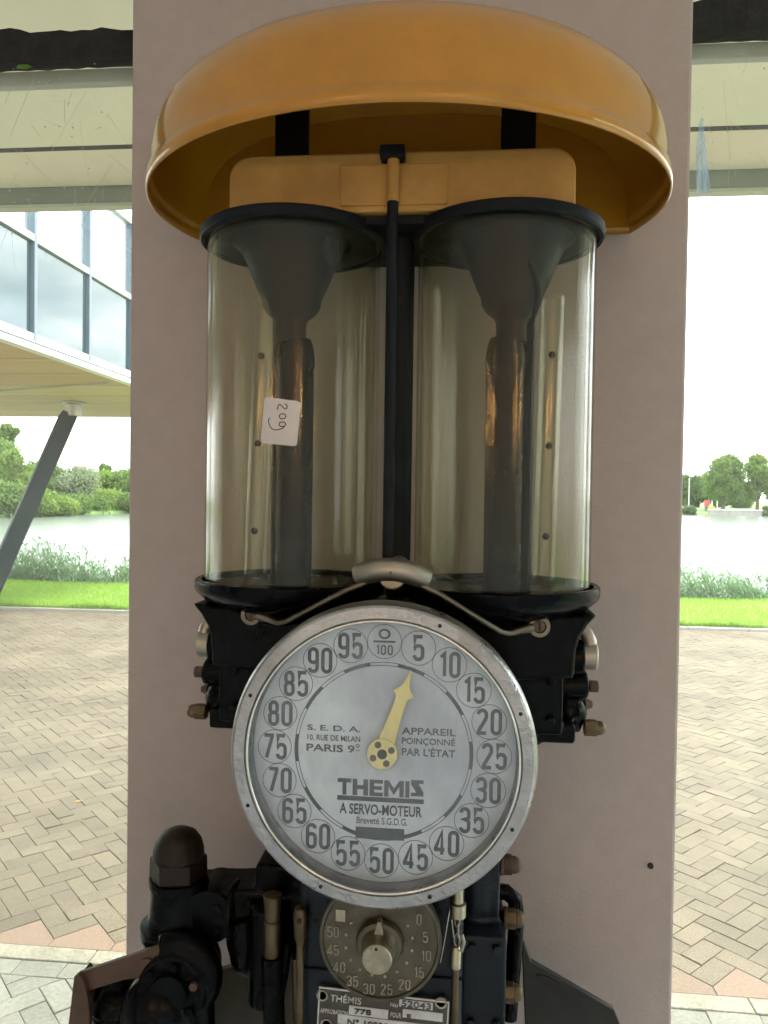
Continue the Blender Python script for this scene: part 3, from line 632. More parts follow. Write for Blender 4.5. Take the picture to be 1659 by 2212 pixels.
pale += herring((VAL+0.05, 0.2), (-4.0, 3.0), (0.45, 2.386), (-6, 24))
lay('pale_pavement', 'pale grey herringbone paving under the canopy by the windows', pale, 'palepaver', 65, (0, 1.5, 0))
def fallen(name, c, sz, ang, mat, label):
    mb = MB(); pr = [(-1, 0, .05), (-.5, .22, .25), (.1, .28, .2), (.6, .16, .1), (1, 0, .3), (.6, -.15, .3), (.1, -.25, .1), (-.5, -.2, .05)]
    mb.add([Vector(c)+Matrix.Rotation(ang, 3, 'Z') @ Vector((x*sz, y*sz, z*sz*.5)) for x, y, z in pr], [tuple(range(8))])
    o = mb.build(name, mat); o.modifiers.new('s', 'SOLIDIFY').thickness = 0.001; return tag(o, label, 'leaf')
fallen('leaf', at(170, 1731, Z=0.006), 0.035, R(35), 'deadleaf', 'curled orange dead leaf lying on the paving left of the pillar')
fallen('leaf', at(175, 1773, Z=0.006), 0.016, R(15), 'deadleaf', 'tiny tan leaf scrap on the paving below the orange leaf')
fallen('leaf', at(1552, 1336, Z=0.12), 0.09, R(120), 'deadleaf', 'brown dead leaf lying on the lawn right of the pillar')

tag(MB().box((-900, 17.0, -1.2), (900, 1500, -0.70)).build('water', 'water', smooth=0), 'bright lake water reflecting the pale sky', 'water', kind='structure')
# far shore
def shore(x):
    if x < -47: return 104-(-47-x)*4.6 if x > -53 else 76-(-53-x)*0.6
    if x < 20: return 104+ (x+47)*0.86
    return 162
vs, fs = [], []; n = 160
for i in range(n+1):
    x = -300+700*i/n if False else -140+340*i/n
    y = shore(x)+0.5*math.sin(x*0.9); vs += [(x, y-0.6, -0.9), (x, y+0.3, -0.35), (x, y+6, 0.05), (x, y+22, 0.35), (x*6, 2600, 1.0)]
for i in range(n):
    for j in range(4): a = 5*i+j; fs.append((a, a+5, a+6, a+1))
tag(raw('far_bank', vs, fs, 'farlawn', smooth=True), 'grassy far bank of the lake', 'terrain', kind='structure')

# reeds along the near shore
def reed_clump(xr, n, htop, lean, seed):
    rnd = random.Random(seed); vs, fs = [], []
    for _ in range(n):
        x = rnd.uniform(*xr); y = rnd.uniform(16.6, 18.3); z0 = -0.75; H = htop(x)+0.75
        if H <= 0.5: continue
        H *= rnd.uniform(0.62, 1.04); lx = lean*rnd.uniform(0.5, 1.4); ly = rnd.gauss(0, .1)
        P = [Vector((x+lx*H*t**1.8, y+ly*H*t, z0+H*t*(1-.12*t))) for t in (0, .25, .5, .75, 1.0)]
        k = len(vs)
        for i, q in enumerate(P):
            r = 0.007*(1-i/5); vs += [q+Vector((-r, 0, 0)), q+Vector((r, 0, 0))]
        fs += [(k+2*i, k+2*i+1, k+2*i+3, k+2*i+2) for i in range(4)]
        for _l in range(rnd.randint(5, 8)):
            t = rnd.uniform(0.3, 0.98); i = min(3, int(t*4)); q = P[i].lerp(P[i+1], t*4-i); a = rnd.uniform(0, 2*PI); Ln = rnd.uniform(0.22, 0.46); wd = rnd.uniform(.010, .019)
            d = Vector((math.cos(a)*0.8+lean*2.2, math.sin(a)*.8, 0)).normalized(); sd_ = d.cross(Vector((0, 0, 1))); k = len(vs)
            m = q+d*Ln*.5+Vector((0, 0, Ln*.42)); e = q+d*Ln+Vector((0, 0, Ln*rnd.uniform(.1, .5)))
            vs += [q, m+sd_*wd, m-sd_*wd, e]; fs += [(k, k+1, k+2), (k+1, k+3, k+2)]
    return vs, fs
def topL(x): # heights read off the photograph
    b = [(-13, .9), (-11, 0.75), (-10.4, .95), (-9.9, 1.25), (-9.4, 1.05), (-8.9, .75), (-8.55, .45), (-8.3, .5), (-8.1, .7), (-7.7, .6), (-7.3, .25), (-6.5, .5), (-5.0, .3)]
    for (xa, ha), (xb, hb) in zip(b[:-1], b[1:]):
        if xa <= x <= xb: return ha+(hb-ha)*(x-xa)/(xb-xa)
    return 0.5
v1, f1 = reed_clump((-13, -4.5), 1500, topL, -0.22, 21)
tag(raw('reeds_left', v1, f1, 'reed'), 'tall reeds on the shore left of the pillar beside the strut', 'reeds', kind='stuff')
v2, f2 = reed_clump((3.2, 9.5), 1100, lambda x: 0.62+0.16*math.sin(x*2.2+1)+(x-5.5)*.06, -0.30, 22)
tag(raw('reeds_right', v2, f2, 'reed'), 'windblown reeds on the shore right of the pillar', 'reeds', kind='stuff')

# trees
def tree(name, label, base, h, rx, mat, seed, n=2600, trunk=0.25, leaf=0.34, low=0.12, group='trees along the far shore', lobes=9, shape=1.0):
    rnd = random.Random(seed); base = Vector(base); n = int(n*2.6); leaf *= 1.25; rx *= 1.15; lobes = int(lobes*1.6)
    root = empty(name, base, label=label, cat='tree', group=group)
    tk = MB(); th = h*(low+0.35)
    tk.tube([base+Vector((0, 0, -.4)), base+Vector((rnd.gauss(0, .1), 0, th*.5)), base+Vector((rnd.gauss(0, .2), rnd.gauss(0, .2), th)), base+Vector((rnd.gauss(0, .4), 0, h*.8))], [trunk, trunk*.8, trunk*.55, trunk*.15], n=8)
    cl = []
    for i in range(lobes):
        a = rnd.uniform(0, 2*PI); zf = low+(1-low)*rnd.uniform(0.15, 0.88); wf = math.sin(PI*min(1, max(0.08, (zf-low)/(1-low)*.85+.12)))**shape
        c = base+Vector((math.cos(a)*rx*.62*wf*rnd.random()**.4, math.sin(a)*rx*.62*wf, h*zf)); r = rx*rnd.uniform(.34, .52)
        if c.z+r*.85 > base.z+h: c.z = base.z+h-r*.85
        cl.append((c, r))
        tk.tube([base+Vector((0, 0, th*rnd.uniform(.5, .95))), c.lerp(base+Vector((0, 0, th)), .5), c], [trunk*.35, trunk*.22, trunk*.06], n=6)
    tk.build('trunk', 'bark', root)
    vs, fs = [], []
    for _ in range(n):
        c, r = rnd.choice(cl); d = Vector((rnd.gauss(0, 1), rnd.gauss(0, 1), rnd.gauss(0, 1))).normalized(); rr = r*rnd.uniform(.45, 1.08)
        p = c+Vector((d.x*rr, d.y*rr, d.z*rr*.85)); nrm = (d+Vector((rnd.gauss(0, .6), rnd.gauss(0, .6), rnd.gauss(0, .6)))).normalized(); t1 = nrm.orthogonal().normalized(); t1 = Matrix.Rotation(rnd.uniform(0, 6.28), 3, nrm) @ t1; t2 = nrm.cross(t1)
        s = leaf*rnd.uniform(.5, 1.25); k = len(vs)
        vs += [p-t1*s*.5, p+t2*s*.32, p+t1*s*.5, p-t2*s*.32]; fs.append((k, k+1, k+2, k+3))
    raw('crown', vs, fs, mat, root)
    return root
def tree_px(u, vb, vt, wpx, Y, **k):
    """u, base row, top row, crown width read on the photograph (full pixels), Y real distance"""
    b = at(u*K, vb*K, Y=Y); t = at(u*K, vt*K, Y=Y); dist = Y+0.9; base = Vector((b.x, Y, -0.3)); h = t.z+0.3
    return base, h, wpx/1925*dist/2
TL = [ # left bank
 (25, 1285, 1042, 60, 112, 'leafA', 'tall thin willow rising above the other trees beside the strut', dict(n=900, lobes=7, leaf=.5, low=.35)),
 (-20, 1285, 1080, 150, 92, 'leafA', 'big mid green tree at the left edge behind the strut', dict(n=4200, lobes=14, leaf=.36, low=.0)),
 (45, 1285, 1120, 110, 90, 'leafC', 'rounded yellow green tree just behind the strut', dict(n=3600, lobes=12, leaf=.34, low=.0)),
 (110, 1285, 1150, 110, 96, 'leafA', 'mid green tree between strut and grey willow', dict(n=3400, lobes=12, leaf=.36, low=.0)),
 (95, 1288, 1215, 110, 84, 'leafC', 'low bright bush at the far water edge behind the strut', dict(n=2600, lobes=10, leaf=.3, low=-.05)),
 (185, 1284, 1163, 125, 98, 'leafB', 'grey green rounded willow on the far shore', dict(n=4200, lobes=13, leaf=.32, low=.0)),
 (170, 1286, 1232, 120, 94, 'leafA', 'low mid green bush under the grey willow', dict(n=2600, lobes=10, leaf=.3, low=-.05)),
 (262, 1282, 1146, 44, 118, 'leafD', 'dark pointed tree top behind the row of shore trees', dict(n=1500, lobes=8, leaf=.36, low=.2)),
 (245, 1283, 1172, 110, 108, 'leafC', 'yellow green tree below the dark pointed tree', dict(n=3600, lobes=12, leaf=.36, low=.0)),
 (310, 1283, 1170, 120, 112, 'leafA', 'mid green tree nearest the pillar on the left', dict(n=3600, lobes=12, leaf=.36, low=.0)),
 (270, 1284, 1222, 120, 104, 'leafC', 'low bush at the water edge nearest the pillar', dict(n=2600, lobes=10, leaf=.3, low=-.05)),
 (20, 1290, 1200, 110, 80, 'leafA', 'low dense bush at the left edge of the far shore', dict(n=2600, lobes=10, leaf=.3, low=-.05)),
]
TL += [(60, 1290, 1228, 110, 82, 'leafC', 'low lime green bush just right of the left edge at the far water line', dict(n=2400, lobes=10, leaf=.3, low=-.1)),
 (140, 1289, 1240, 110, 88, 'leafC', 'small bush at the far water line between strut and willow', dict(n=2400, lobes=10, leaf=.3, low=-.1)),
 (215, 1286, 1236, 110, 100, 'leafA', 'small bush at the far water line right of the willow', dict(n=2400, lobes=10, leaf=.3, low=-.1)),
 (320, 1285, 1230, 110, 106, 'leafA', 'small bush at the far water line touching the pillar edge', dict(n=2400, lobes=10, leaf=.3, low=-.1))]
for i, (u, vb, vt, wp, Y, mt, lb, kw) in enumerate(TL):
    base, h, rx = tree_px(u, vb, vt, wp, Y); tree('shore_tree', lb, base, h, rx, M[mt], 100+i, trunk=.22, **kw)
TR = [
 (1808, 1266, 1141, 100, 178, 'leafA', 'large round green tree behind the quay, left of the pair', dict(n=5200, lobes=16, leaf=.55, low=.14)),
 (1893, 1266, 1141, 70, 180, 'leafC', 'lighter round tree behind the quay, right of the pair', dict(n=4200, lobes=14, leaf=.55, low=.14)),
 (1950, 1266, 1175, 70, 184, 'leafA', 'green tree at the right edge behind the quay', dict(n=2800, lobes=10, leaf=.55, low=.1)),
 (1745, 1262, 1194, 70, 215, 'leafD', 'low dark tree behind the white flagpole', dict(n=2600, lobes=10, leaf=.6, low=.0)),
 (1700, 1262, 1185, 60, 220, 'leafD', 'dark tree half hidden by the pillar on the far right bank', dict(n=2600, lobes=10, leaf=.6, low=.0)),
 (1790, 1262, 1215, 70, 212, 'leafA', 'low hedge like tree behind the red bin', dict(n=2600, lobes=10, leaf=.6, low=.0)),
 (1850, 1262, 1212, 80, 214, 'leafA', 'low tree filling the gap between the pair of trees', dict(n=2600, lobes=10, leaf=.6, low=.0)),
]
for i, (u, vb, vt, wp, Y, mt, lb, kw) in enumerate(TR):
    base, h, rx = tree_px(u, vb, vt, wp, Y); base.z = 0.3; tree('park_tree', lb, base, h, rx, M[mt], 200+i, trunk=.45, group='trees in the far park', **kw)
# quay wall, bank shrubs, bin, box, posts, flagpole
q0, q1 = at(1771*K, 1284*K, Y=161.2), at(1905*K, 1284*K, Y=161.2)
qw = empty('quay_wall', ((q0.x+q1.x)/2, 161.2, -0.7), label='low grey concrete quay wall at the far water edge', cat='wall')
nq = 8
for i in range(nq):
    xa = q0.x+(q1.x-q0.x)*i/nq; xb = q0.x+(q1.x-q0.x)*(i+1)/nq
    MB().box((xa+.02, 160.9, -1.1), (xb-.02, 161.5, 0.36)).build('wall_panel', 'quay', qw, bevel=.03)
MB().box((q0.x-.1, 160.8, 0.362), (q1.x+.1, 161.7, 0.5)).build('coping', 'white', qw, bevel=.03)
for i, (u, wp, lb) in enumerate(((1722, 34, 'dark reedy shrub at the far water edge left of the quay'), (1918, 30, 'dark reedy shrub at the far water edge right of the quay'))):
    base, h, rx = tree_px(u, 1287, 1268, wp, 161.5); base.z = -.6; tree('shrub', lb, base, max(1.6, h+.6), rx, M['leafD'], 300+i, n=1500, trunk=.08, leaf=.35, low=-.1, group='shrubs at the far water edge')
p = at(1767*K, 1265*K, Y=168.0); g0 = 0.15
rb = empty('recycling_bin', (p.x, 168, g0), label='red topped grey bin standing on the far lawn', cat='bin')
MB().box((p.x-.42, 167.6, g0), (p.x+.42, 168.4, g0+.95)).build('body', 'binGrey', rb, bevel=.05)
MB().box((p.x-.48, 167.55, g0+.96), (p.x+.48, 168.45, g0+2.1)).build('hood', 'red', rb, bevel=.08)
p = at(1779*K, 1265*K, Y=167.0)
yb_ = empty('grit_box', (p.x, 167, g0), label='small yellow box on the far lawn beside the red bin', cat='box')
MB().box((p.x-.55, 166.6, g0), (p.x+.55, 167.4, g0+.7)).build('body', 'yellowbox', yb_, bevel=.05)
MB().prism([(p.x-.58, g0+.71), (p.x+.58, g0+.71), (p.x+.52, g0+.9), (p.x-.52, g0+.9)], 166.55, 167.45).build('lid', 'yellowbox', yb_, bevel=.03)
for u, lb in ((1780, 'white post on the far lawn nearer the red bin'), (1793, 'white post on the far lawn farther from the red bin')):
    p = at(u*K, 1260*K, Y=176.0); MBp = MB(); MBp.cyl((p.x, 176, 0.2), (p.x, 176, 2.2), .11, n=10).cyl((p.x, 176, 2.2), (p.x, 176, 2.3), .14, .06, n=10)
    tag(MBp.build('white_post', 'white'), lb, 'post', group='white posts on the far lawn')
p = at(1722*K, 1257*K, Y=185.0); fp = MB(); fp.cyl((p.x, 185, 0.2), (p.x, 185, 7.2), .14, .08, n=10).sphere((p.x, 185, 7.25), .16, n=10, m=6)
tag(fp.build('flagpole', 'white'), 'thin white flagpole beside the pillar on the far bank', 'pole')

# ================================================================== THE PUMP
PUMP = empty('fuel_pump', (0, -0.13, FLOORZ), label='antique petrol pump with two glass measuring cylinders, yellow hood and round dial', cat='fuel pump')
CX, CYY, CR = 0.102, -0.155, 0.0835           # measuring cylinders
# --- pedestal and body down to the floor
MB().cyl((0, -0.14, FLOORZ), (0, -0.14, FLOORZ+0.05), 0.17, 0.15, n=40).cyl((0, -0.14, FLOORZ+0.05), (0, -0.14, 1.50), 0.085, 0.075, n=40).build('pedestal', 'black', PUMP, bevel=0.006)
body = MB().box((-0.073, -0.248, 1.45), (0.071, -0.05, 1.92)).build('body_casting', 'blueblack', PUMP, bevel=0.010, seg=3)
MB().box((-0.150, -0.19, 1.99), (0.150, -0.05, 2.085)).box((-0.09, -0.215, 1.90), (0.09, -0.06, 2.06)).build('upper_casting', 'black', PUMP, remesh=0.0035)
for z in (1.62, 2.02): MB().box((-0.05, -0.06, z-0.03), (0.05, 0.0, z+0.03)).build('wall_bracket', 'blackmatt', PUMP, bevel=0.003)
# --- hood: elliptical shell cut flat at the pillar
def plan(s_x, s_y, n=56):
    pts = []; a, b, c0 = 0.265, 0.2235, -0.09; back = -0.006
    t0 = math.asin((back-c0)/0.237)
    for i in range(n+1):
        t = t0+(-PI-2*t0)*i/n if False else None
    # right side back -> front -> left side back
    ang0 = math.asin((back-c0)/0.237)
    for i in range(n+1):
        t = ang0-(PI+2*ang0)*i/n
        sn = math.sin(t); x = a*math.cos(t); y = c0+(b if sn < 0 else 0.237)*sn
        pts.append((x*s_x, back+(y-back)*s_y))
    return pts
prof = [(2.499, 1.000, 1.000), (2.507, 1.001, 1.001), (2.5125, 0.999, 0.999), (2.5145, 0.990, 0.990), (2.518, 0.985, 0.986), (2.535, 0.984, 0.985), (2.553, 0.974, 0.978), (2.568, 0.955, 0.964), (2.582, 0.922, 0.938), (2.595, 0.872, 0.895), (2.607, 0.80, 0.835), (2.618, 0.705, 0.752), (2.627, 0.59, 0.65), (2.634, 0.45, 0.52), (2.639, 0.28, 0.36), (2.641, 0.10, 0.16)]
vs, fs = [], []; rows = [[(x, y, z) for x, y in plan(sx, sy)] for z, sx, sy in prof]; n = len(rows[0])
for r_ in rows: vs += r_
for j in range(len(rows)-1):
    for i in range(n):
        i2 = (i+1) % n; fs.append((j*n+i, j*n+i2, (j+1)*n+i2, (j+1)*n+i))
fs.append(tuple((len(rows)-1)*n+i for i in range(n)))
hb = MB(); hb.add(vs, fs); hood = hb.build('hood', 'yellow', PUMP, smooth=50)
sm = hood.modifiers.new('shell', 'SOLIDIFY'); sm.thickness = 0.0022; sm.offset = -1
for xa, xb in ((-0.134, -0.100), (0.098, 0.132)):
    MB().box((xa, -0.112, 2.44), (xb, -0.100, 2.628)).build('support_bar', 'blackmatt', PUMP, bevel=0.001)
# --- header tank
def rrect(x0, x1, z0, z1, r, n=7, bottom=True):
    p = []
    for (cx, cz, a0, rr) in ((x1-r, z1-r, 0, r), (x0+r, z1-r, 90, r), (x0+0.002, z0+0.002, 180, 0.002), (x1-0.002, z0+0.002, 270, 0.002)):
        p += [(cx+rr*math.cos(R(a0+90*i/n)), cz+rr*math.sin(R(a0+90*i/n))) for i in range(n+1)]
    return p
TKY = -0.213
tank = MB().prism(rrect(-0.151, 0.158, 2.4535, 2.506, 0.020), TKY, -0.118).build('header_tank', 'yellow_old', PUMP, bevel=0.006, seg=3)
MB().prism([(-0.049, 2.4585), (0.047, 2.4585), (0.047, 2.4945), (-0.049, 2.4945)], TKY-0.0022, TKY+0.002).build('badge_plate', 'yellow_old', tank, bevel=0.0009)
MB().cyl((-0.001, TKY-0.007, 2.4590), (-0.001, TKY-0.007, 2.499), 0.0054, n=20).build('post', 'yellow_old', tank)
MB().box((-0.0125, TKY-0.016, 2.4955), (0.0095, TKY+0.001, 2.506)).build('latch', 'blackmatt', tank, bevel=0.0015)
# --- upper flange over both glasses
fl = MB()
for sx in (-1, 1):
    fl.lathe([(0.02, 2.4522), (0.0885, 2.4522), (0.0908, 2.4505), (0.0908, 2.4432), (0.0895, 2.4415), (0.0858, 2.4415), (0.0850, 2.4440), (0.02, 2.4440)], (sx*CX, CYY, 0), n=64, closed=True)
fl.box((-0.085, -0.205, 2.4452), (0.085, -0.075, 2.4525))
fl.build('top_flange', 'blackmatt', PUMP, smooth=35)
# --- glasses and what is inside
for sx in (-1, 1):
    g = MB().lathe([(CR, 2.112), (CR, 2.4435), (CR-0.004, 2.4435), (CR-0.004, 2.112)], (sx*CX, CYY, 0), n=96, closed=True).build('measuring_glass', 'cylglass', PUMP, smooth=60)
    xc = -0.103 if sx < 0 else 0.106
    MB().lathe([(0.058, 2.4435), (0.050, 2.438), (0.044, 2.425), (0.0335, 2.400), (0.029, 2.391), (0.0285, 2.384), (0.024, 2.377), (0.0165, 2.371), (0.0145, 2.366), (0.0145, 2.350), (0.0155, 2.348)], (xc+sx*0.002, CYY, 0), n=40).build('funnel', 'blackmatt', g, smooth=40)
    MB().lathe([(0.0145, 2.352), (0.0168, 2.346), (0.0185, 2.334), (0.0188, 2.325), (0.0178, 2.322), (0.0178, 2.10)], (xc-sx*0.003, CYY, 0), n=32).build('riser_pipe', 'black', g, smooth=40)
    MB().cyl((xc+sx*0.020, CYY+0.030, 2.10), (xc+sx*0.020, CYY+0.030, 2.40), 0.0075, n=18).build('return_pipe', 'black', g)
    xt, xb_ = (-0.128, -0.136) if sx < 0 else (0.1455, 0.141)
    MB().lathe([(0.0105, 2.10), (0.0105, 2.388), (0.0092, 2.388), (0.0092, 2.10)], (0, 0, 0), n=28, closed=True)
    tb = MB(); k = 28
    for z, xx in ((2.113, xb_), (2.388, xt)):
        for rr in (0.0108, 0.0092):
            tb.v += [(xx+rr*math.cos(2*PI*i/k), CYY-0.012+rr*math.sin(2*PI*i/k), z) for i in range(k)]
    for i in range(k):
        j = (i+1) % k; tb.f += [(i, j, 2*k+j, 2*k+i), (k+i, 3*k+i, 3*k+j, k+j), (2*k+i, 2*k+j, 3*k+j, 3*k+i)]
    tb.build('level_tube', 'tubeglass', g, smooth=50)
    for z in (2.333, 2.249, 2.165):
        xx = xb_+(xt-xb_)*(z-2.113)/0.275; MB().sphere((xx, CYY-0.012-0.0075, z), 0.0034, n=14, m=9).build('level_mark', 'dark', g)
    if sx > 0:
        MB().tube([at(1140, 555, Y=-0.19), at(1156, 590, Y=-0.192), at(1163, 630, Y=-0.193), at(1158, 665, Y=-0.19), at(1148, 705, Y=-0.185)], [0.0022, 0.003, 0.0032, 0.003, 0.0015], n=10).build('float_wire', 'blackmatt', g)
    else:
        MB().tube([at(712, 520, Y=-0.185), at(712, 545, Y=-0.187), at(716, 575, Y=-0.187)], [0.008, 0.0085, 0.004], n=10).build('float_stop', 'blackmatt', g)
# --- rod between the glasses
MB().cyl((0.0035, -0.158, 2.09), (0.0035, -0.158, 2.448), 0.0118, n=28).build('tie_rod', 'blackmatt', PUMP)
MB().cyl((-0.001, TKY-0.007, 2.13), (-0.001, TKY-0.007, 2.4595), 0.0050, n=18).build('control_rod', 'blackmatt', PUMP)
# --- lower flange and bowls
for sx in (-1, 1):
    MB().lathe([(0.070, 2.1145), (0.0858, 2.1145), (0.0866, 2.1185), (0.0912, 2.1190), (0.0925, 2.1178), (0.0925, 2.1098), (0.0905, 2.1065), (0.084, 2.1005), (0.066, 2.091), (0.048, 2.078), (0.042, 2.062), (0.042, 2.04), (0.02, 2.04), (0.02, 2.110)], (sx*CX, CYY, 0), n=72, closed=True).build('lower_bowl', 'black', PUMP, smooth=35)
    # ear bracket with concave outer edge
    ed = [(0.186, 2.098), (0.177, 2.088), (0.1705, 2.077), (0.1672, 2.066), (0.1662, 2.052), (0.1662, 2.04)]
    poly = [(sx*x, z) for x, z in ed]+[(sx*0.06, 2.03), (sx*0.06, 2.09)]
    MB().prism(poly, -0.205, -0.10).build('ear_bracket', 'black', PUMP, bevel=0.004)
    o_ = -0.004 if sx < 0 else 0.0
    v = MB()
    v.box((min(sx*.07, sx*.158)+o_, -0.195, 1.985), (max(sx*.07, sx*.158)+o_, -0.06, 2.066))
    v.box((min(sx*.09, sx*.172)+o_, -0.18, 1.973), (max(sx*.09, sx*.172)+o_, -0.08, 1.992))
    v.cyl((sx*.14+o_, -.14, 2.0475), (sx*.184+o_, -.14, 2.0475), 0.0165, n=28)
    v.cyl((sx*.14+o_, -.15, 2.021), (sx*.187+o_, -.15, 2.021), 0.0120, n=24)
    v.cyl((sx*.14+o_, -.14, 1.988), (sx*.182+o_, -.14, 1.988), 0.0145, n=24)
    v.sphere((sx*.170+o_, -.14, 1.994), 0.0185)
    v.cyl((sx*.12+o_, -.17, 1.97), (sx*.12+o_, -.17, 2.06), 0.02, n=24)
    v.build('valve_body', 'black', PUMP, remesh=0.0024)
    MB().cyl((sx*.1815+o_, -.14, 2.048), (sx*.1965+o_, -.14, 2.048), 0.0135, n=32).build('valve_cap', 'pewter', PUMP, bevel=0.002)
    MB().tube([(sx*.158+o_, -.135, 2.0735), (sx*.172+o_, -.135, 2.0740), (sx*.180+o_, -.136, 2.0732), (sx*.1865+o_, -.138, 2.069), (sx*.1895+o_, -.14, 2.062), (sx*.190+o_, -.14, 2.050)], 0.0070, n=16).build('overflow_pipe', 'pewter', PUMP)
    MB().cyl((sx*.188+o_, -.15, 2.021), (sx*.1965+o_, -.15, 2.021), 0.0060, n=6).build('bolt', 'rust', PUMP, bevel=0.0008)
    MB().cyl((sx*.186+o_, -.14, 2.001), (sx*.193+o_, -.14, 2.001), 0.0065, 0.003, n=16).build('bolt', 'rust', PUMP)
    nb_ = MB().cyl((sx*.184+o_, -.15, 1.981), (sx*.196+o_, -.15, 1.981), 0.0082, n=6); nb_.sphere((sx*.198+o_, -.15, 1.981), 0.0068, n=16, m=10)
    nb_.build('acorn_nut', 'brassdull', PUMP, bevel=0.0006)
# --- saddle and eyelet links
sad = MB(); pts = []
for i in range(13):
    t = i/12; x = -0.024+0.058*t; z = 2.1315+0.012*math.sin(PI*(0.12+0.76*t))-0.0045-0.002*t
    pts.append((x, -0.248+0.010*(2*t-1)**2, z))
sad.tube(pts, [0.0100]*13, n=20); sad.cyl((0.005, -0.245, 2.132), (0.005, -0.17, 2.132), 0.012, n=24)
sd_ = sad.build('saddle', 'pewter', PUMP, bevel=0.0012)
MB().cyl((0.005, -0.2592, 2.1362), (0.005, -0.2575, 2.1362), 0.0011, n=10).build('pin', 'holebrown', sd_)
for sx, ex_, ez in ((-1, -0.125, 2.091), (1, 0.133, 2.088)):
    lk = MB().tube([(0.005+sx*0.022, -0.245, 2.126), (0.005+sx*0.040, -0.246, 2.118), (ex_-sx*0.034, -0.230, ez-0.0035), (ex_-sx*0.026, -0.224, ez-0.0055), (ex_-sx*0.016, -0.219, ez-0.003), (ex_-sx*0.006, -0.2165, ez-0.001)], [0.0026, 0.0026, 0.0027, 0.0028, 0.0038, 0.005], n=12)
    lk.lathe([(0.0058, -0.003), (0.0092, -0.003), (0.0096, 0.0), (0.0092, 0.003), (0.0058, 0.003)], (ex_, -0.2165, ez), (0, -1, 0), n=32, closed=True)
    lo = lk.build('eyelet_link', 'linkmetal', PUMP, smooth=50)
    MB().cyl((ex_, -0.195, ez), (ex_, -0.2185, ez), 0.0055, n=20).build('screw', 'holebrown', lo, bevel=0.0008)
    MB().box((ex_-0.0004, -0.2190, ez-0.0045), (ex_+0.0004, -0.2183, ez+0.0045)).build('screw_slot', 'dark', lo)
# --- the big dial
DX, DZ = 0.003, 1.9935
FY = -0.2830
dial = MB().lathe([(0.02, 0.10), (0.113, 0.10), (0.1165, 0.106), (0.1165, 0.266), (0.110, 0.276), (0.02, 0.276)], (DX, 0, DZ), (0, -1, 0), n=96, closed=True).build('dial_case', 'black', PUMP, smooth=35)
MB().lathe([(0.1165, 0.262), (0.1205, 0.268), (0.1228, 0.281), (0.1228, 0.294), (0.1208, 0.2985), (0.1190, 0.2997), (0.1105, 0.2997), (0.1092, 0.2975), (0.1075, 0.290), (0.1070, 0.2775), (0.1085, 0.2765)], (DX, 0, DZ), (0, -1, 0), n=128, closed=True).build('rim', 'steel', dial, smooth=30)
MB().lathe([(0.1083+0.0013*math.cos(2*PI*i/10), 0.2990+0.0013*math.sin(2*PI*i/10)) for i in range(10)], (DX, 0, DZ), (0, -1, 0), n=128, closed=True).build('bead_ring', 'steelbright', dial)
for u, v in ((945, 1353), (1117, 1531), (1112, 1780), (938, 1943), (695, 1930), (530, 1757), (536, 1513)):
    a = math.atan2(-(v-1638), u-825); c = Vector((DX+0.1152*math.cos(a), 0, DZ+0.1152*math.sin(a)))
    MB().cyl(c+Vector((0, -0.298, 0)), c+Vector((0, -0.3001, 0)), 0.0016, n=12).build('rim_hole', 'dark', dial)
MB().lathe([(0.0001, 0.279), (0.1068, 0.279), (0.1068, -FY), (0.0001, -FY)], (DX, 0, DZ), (0, -1, 0), n=96).build('dial_face', 'face', dial, smooth=30)
MB().lathe([(0.0001, 0.2935), (0.1076, 0.2935), (0.1076, 0.2955), (0.0001, 0.2955)], (DX, 0, DZ), (0, -1, 0), n=96).build('dial_glass', 'dialglass', dial, smooth=30)
IY = FY-0.0003
def ring(name, cx, cz, r, t, y, mat, parent, a0=0, a1=360, n=48):
    vs, fs = [], []; full = a1-a0 >= 360
    pth = [(cx+r*math.cos(R(a0+(a1-a0)*i/n)), cz+r*math.sin(R(a0+(a1-a0)*i/n))) for i in range(n if full else n+1)]
    ribbon(vs, fs, pth, full, t, y); o = raw(name, vs, fs, mat, parent); s = o.modifiers.new('ink', 'SOLIDIFY'); s.thickness = 0.0003; s.offset = 0; return o
for k in range(20):
    a = R(90-18*k); cx, cz = DX+0.0893*math.cos(a), DZ+0.0893*math.sin(a); tx = str(5*k)
    ring('numeral_ring', cx, cz, 0.01385, 0.0005, IY, 'ink', dial)
    if k == 0:
        text('numeral', 'O', cx-0.0050, cx+0.0050, cz+0.0020, cz+0.0104, IY, 'ink', dial, bold=0.02)
        raw('numeral_bar', [(cx-.009, IY, cz-.0009), (cx+.009, IY, cz-.0009), (cx+.009, IY, cz+.0008), (cx-.009, IY, cz+.0008)], [(0, 1, 2, 3)], 'ink', dial)
        figures('numeral', '100', cx, cz-0.0068, 0.0086, IY, 'ink', dial, t=0.18, a=0.44, gap=0.16)
    else:
        figures('numeral', tx, cx, cz, 0.0218, IY, 'ink', dial, t=0.155, a=0.345 if len(tx) > 1 else 0.36, gap=0.10)
    a0, a1 = 90-18*k-9, 90-18*k+9
    if k % 2: ring('scale_mark', DX, DZ, 0.0712, 0.0030, IY, 'ink', dial, a0, a1, 10)
    else:
        for rr in (0.0725, 0.0699): ring('scale_mark', DX, DZ, rr, 0.0005, IY, 'ink', dial, a0, a1, 10)
def px_box(u0, u1, v0, v1, Y=FY):
    c = at((u0+u1)/2, (v0+v1)/2, Y=Y); a = at(u0, (v0+v1)/2, Y=Y); b = at(u1, (v0+v1)/2, Y=Y); p = at((u0+u1)/2, v0, Y=Y); q = at((u0+u1)/2, v1, Y=Y)
    w_ = b.x-a.x; h_ = p.z-q.z; return c.x-w_/2, c.x+w_/2, c.z-h_/2, c.z+h_/2
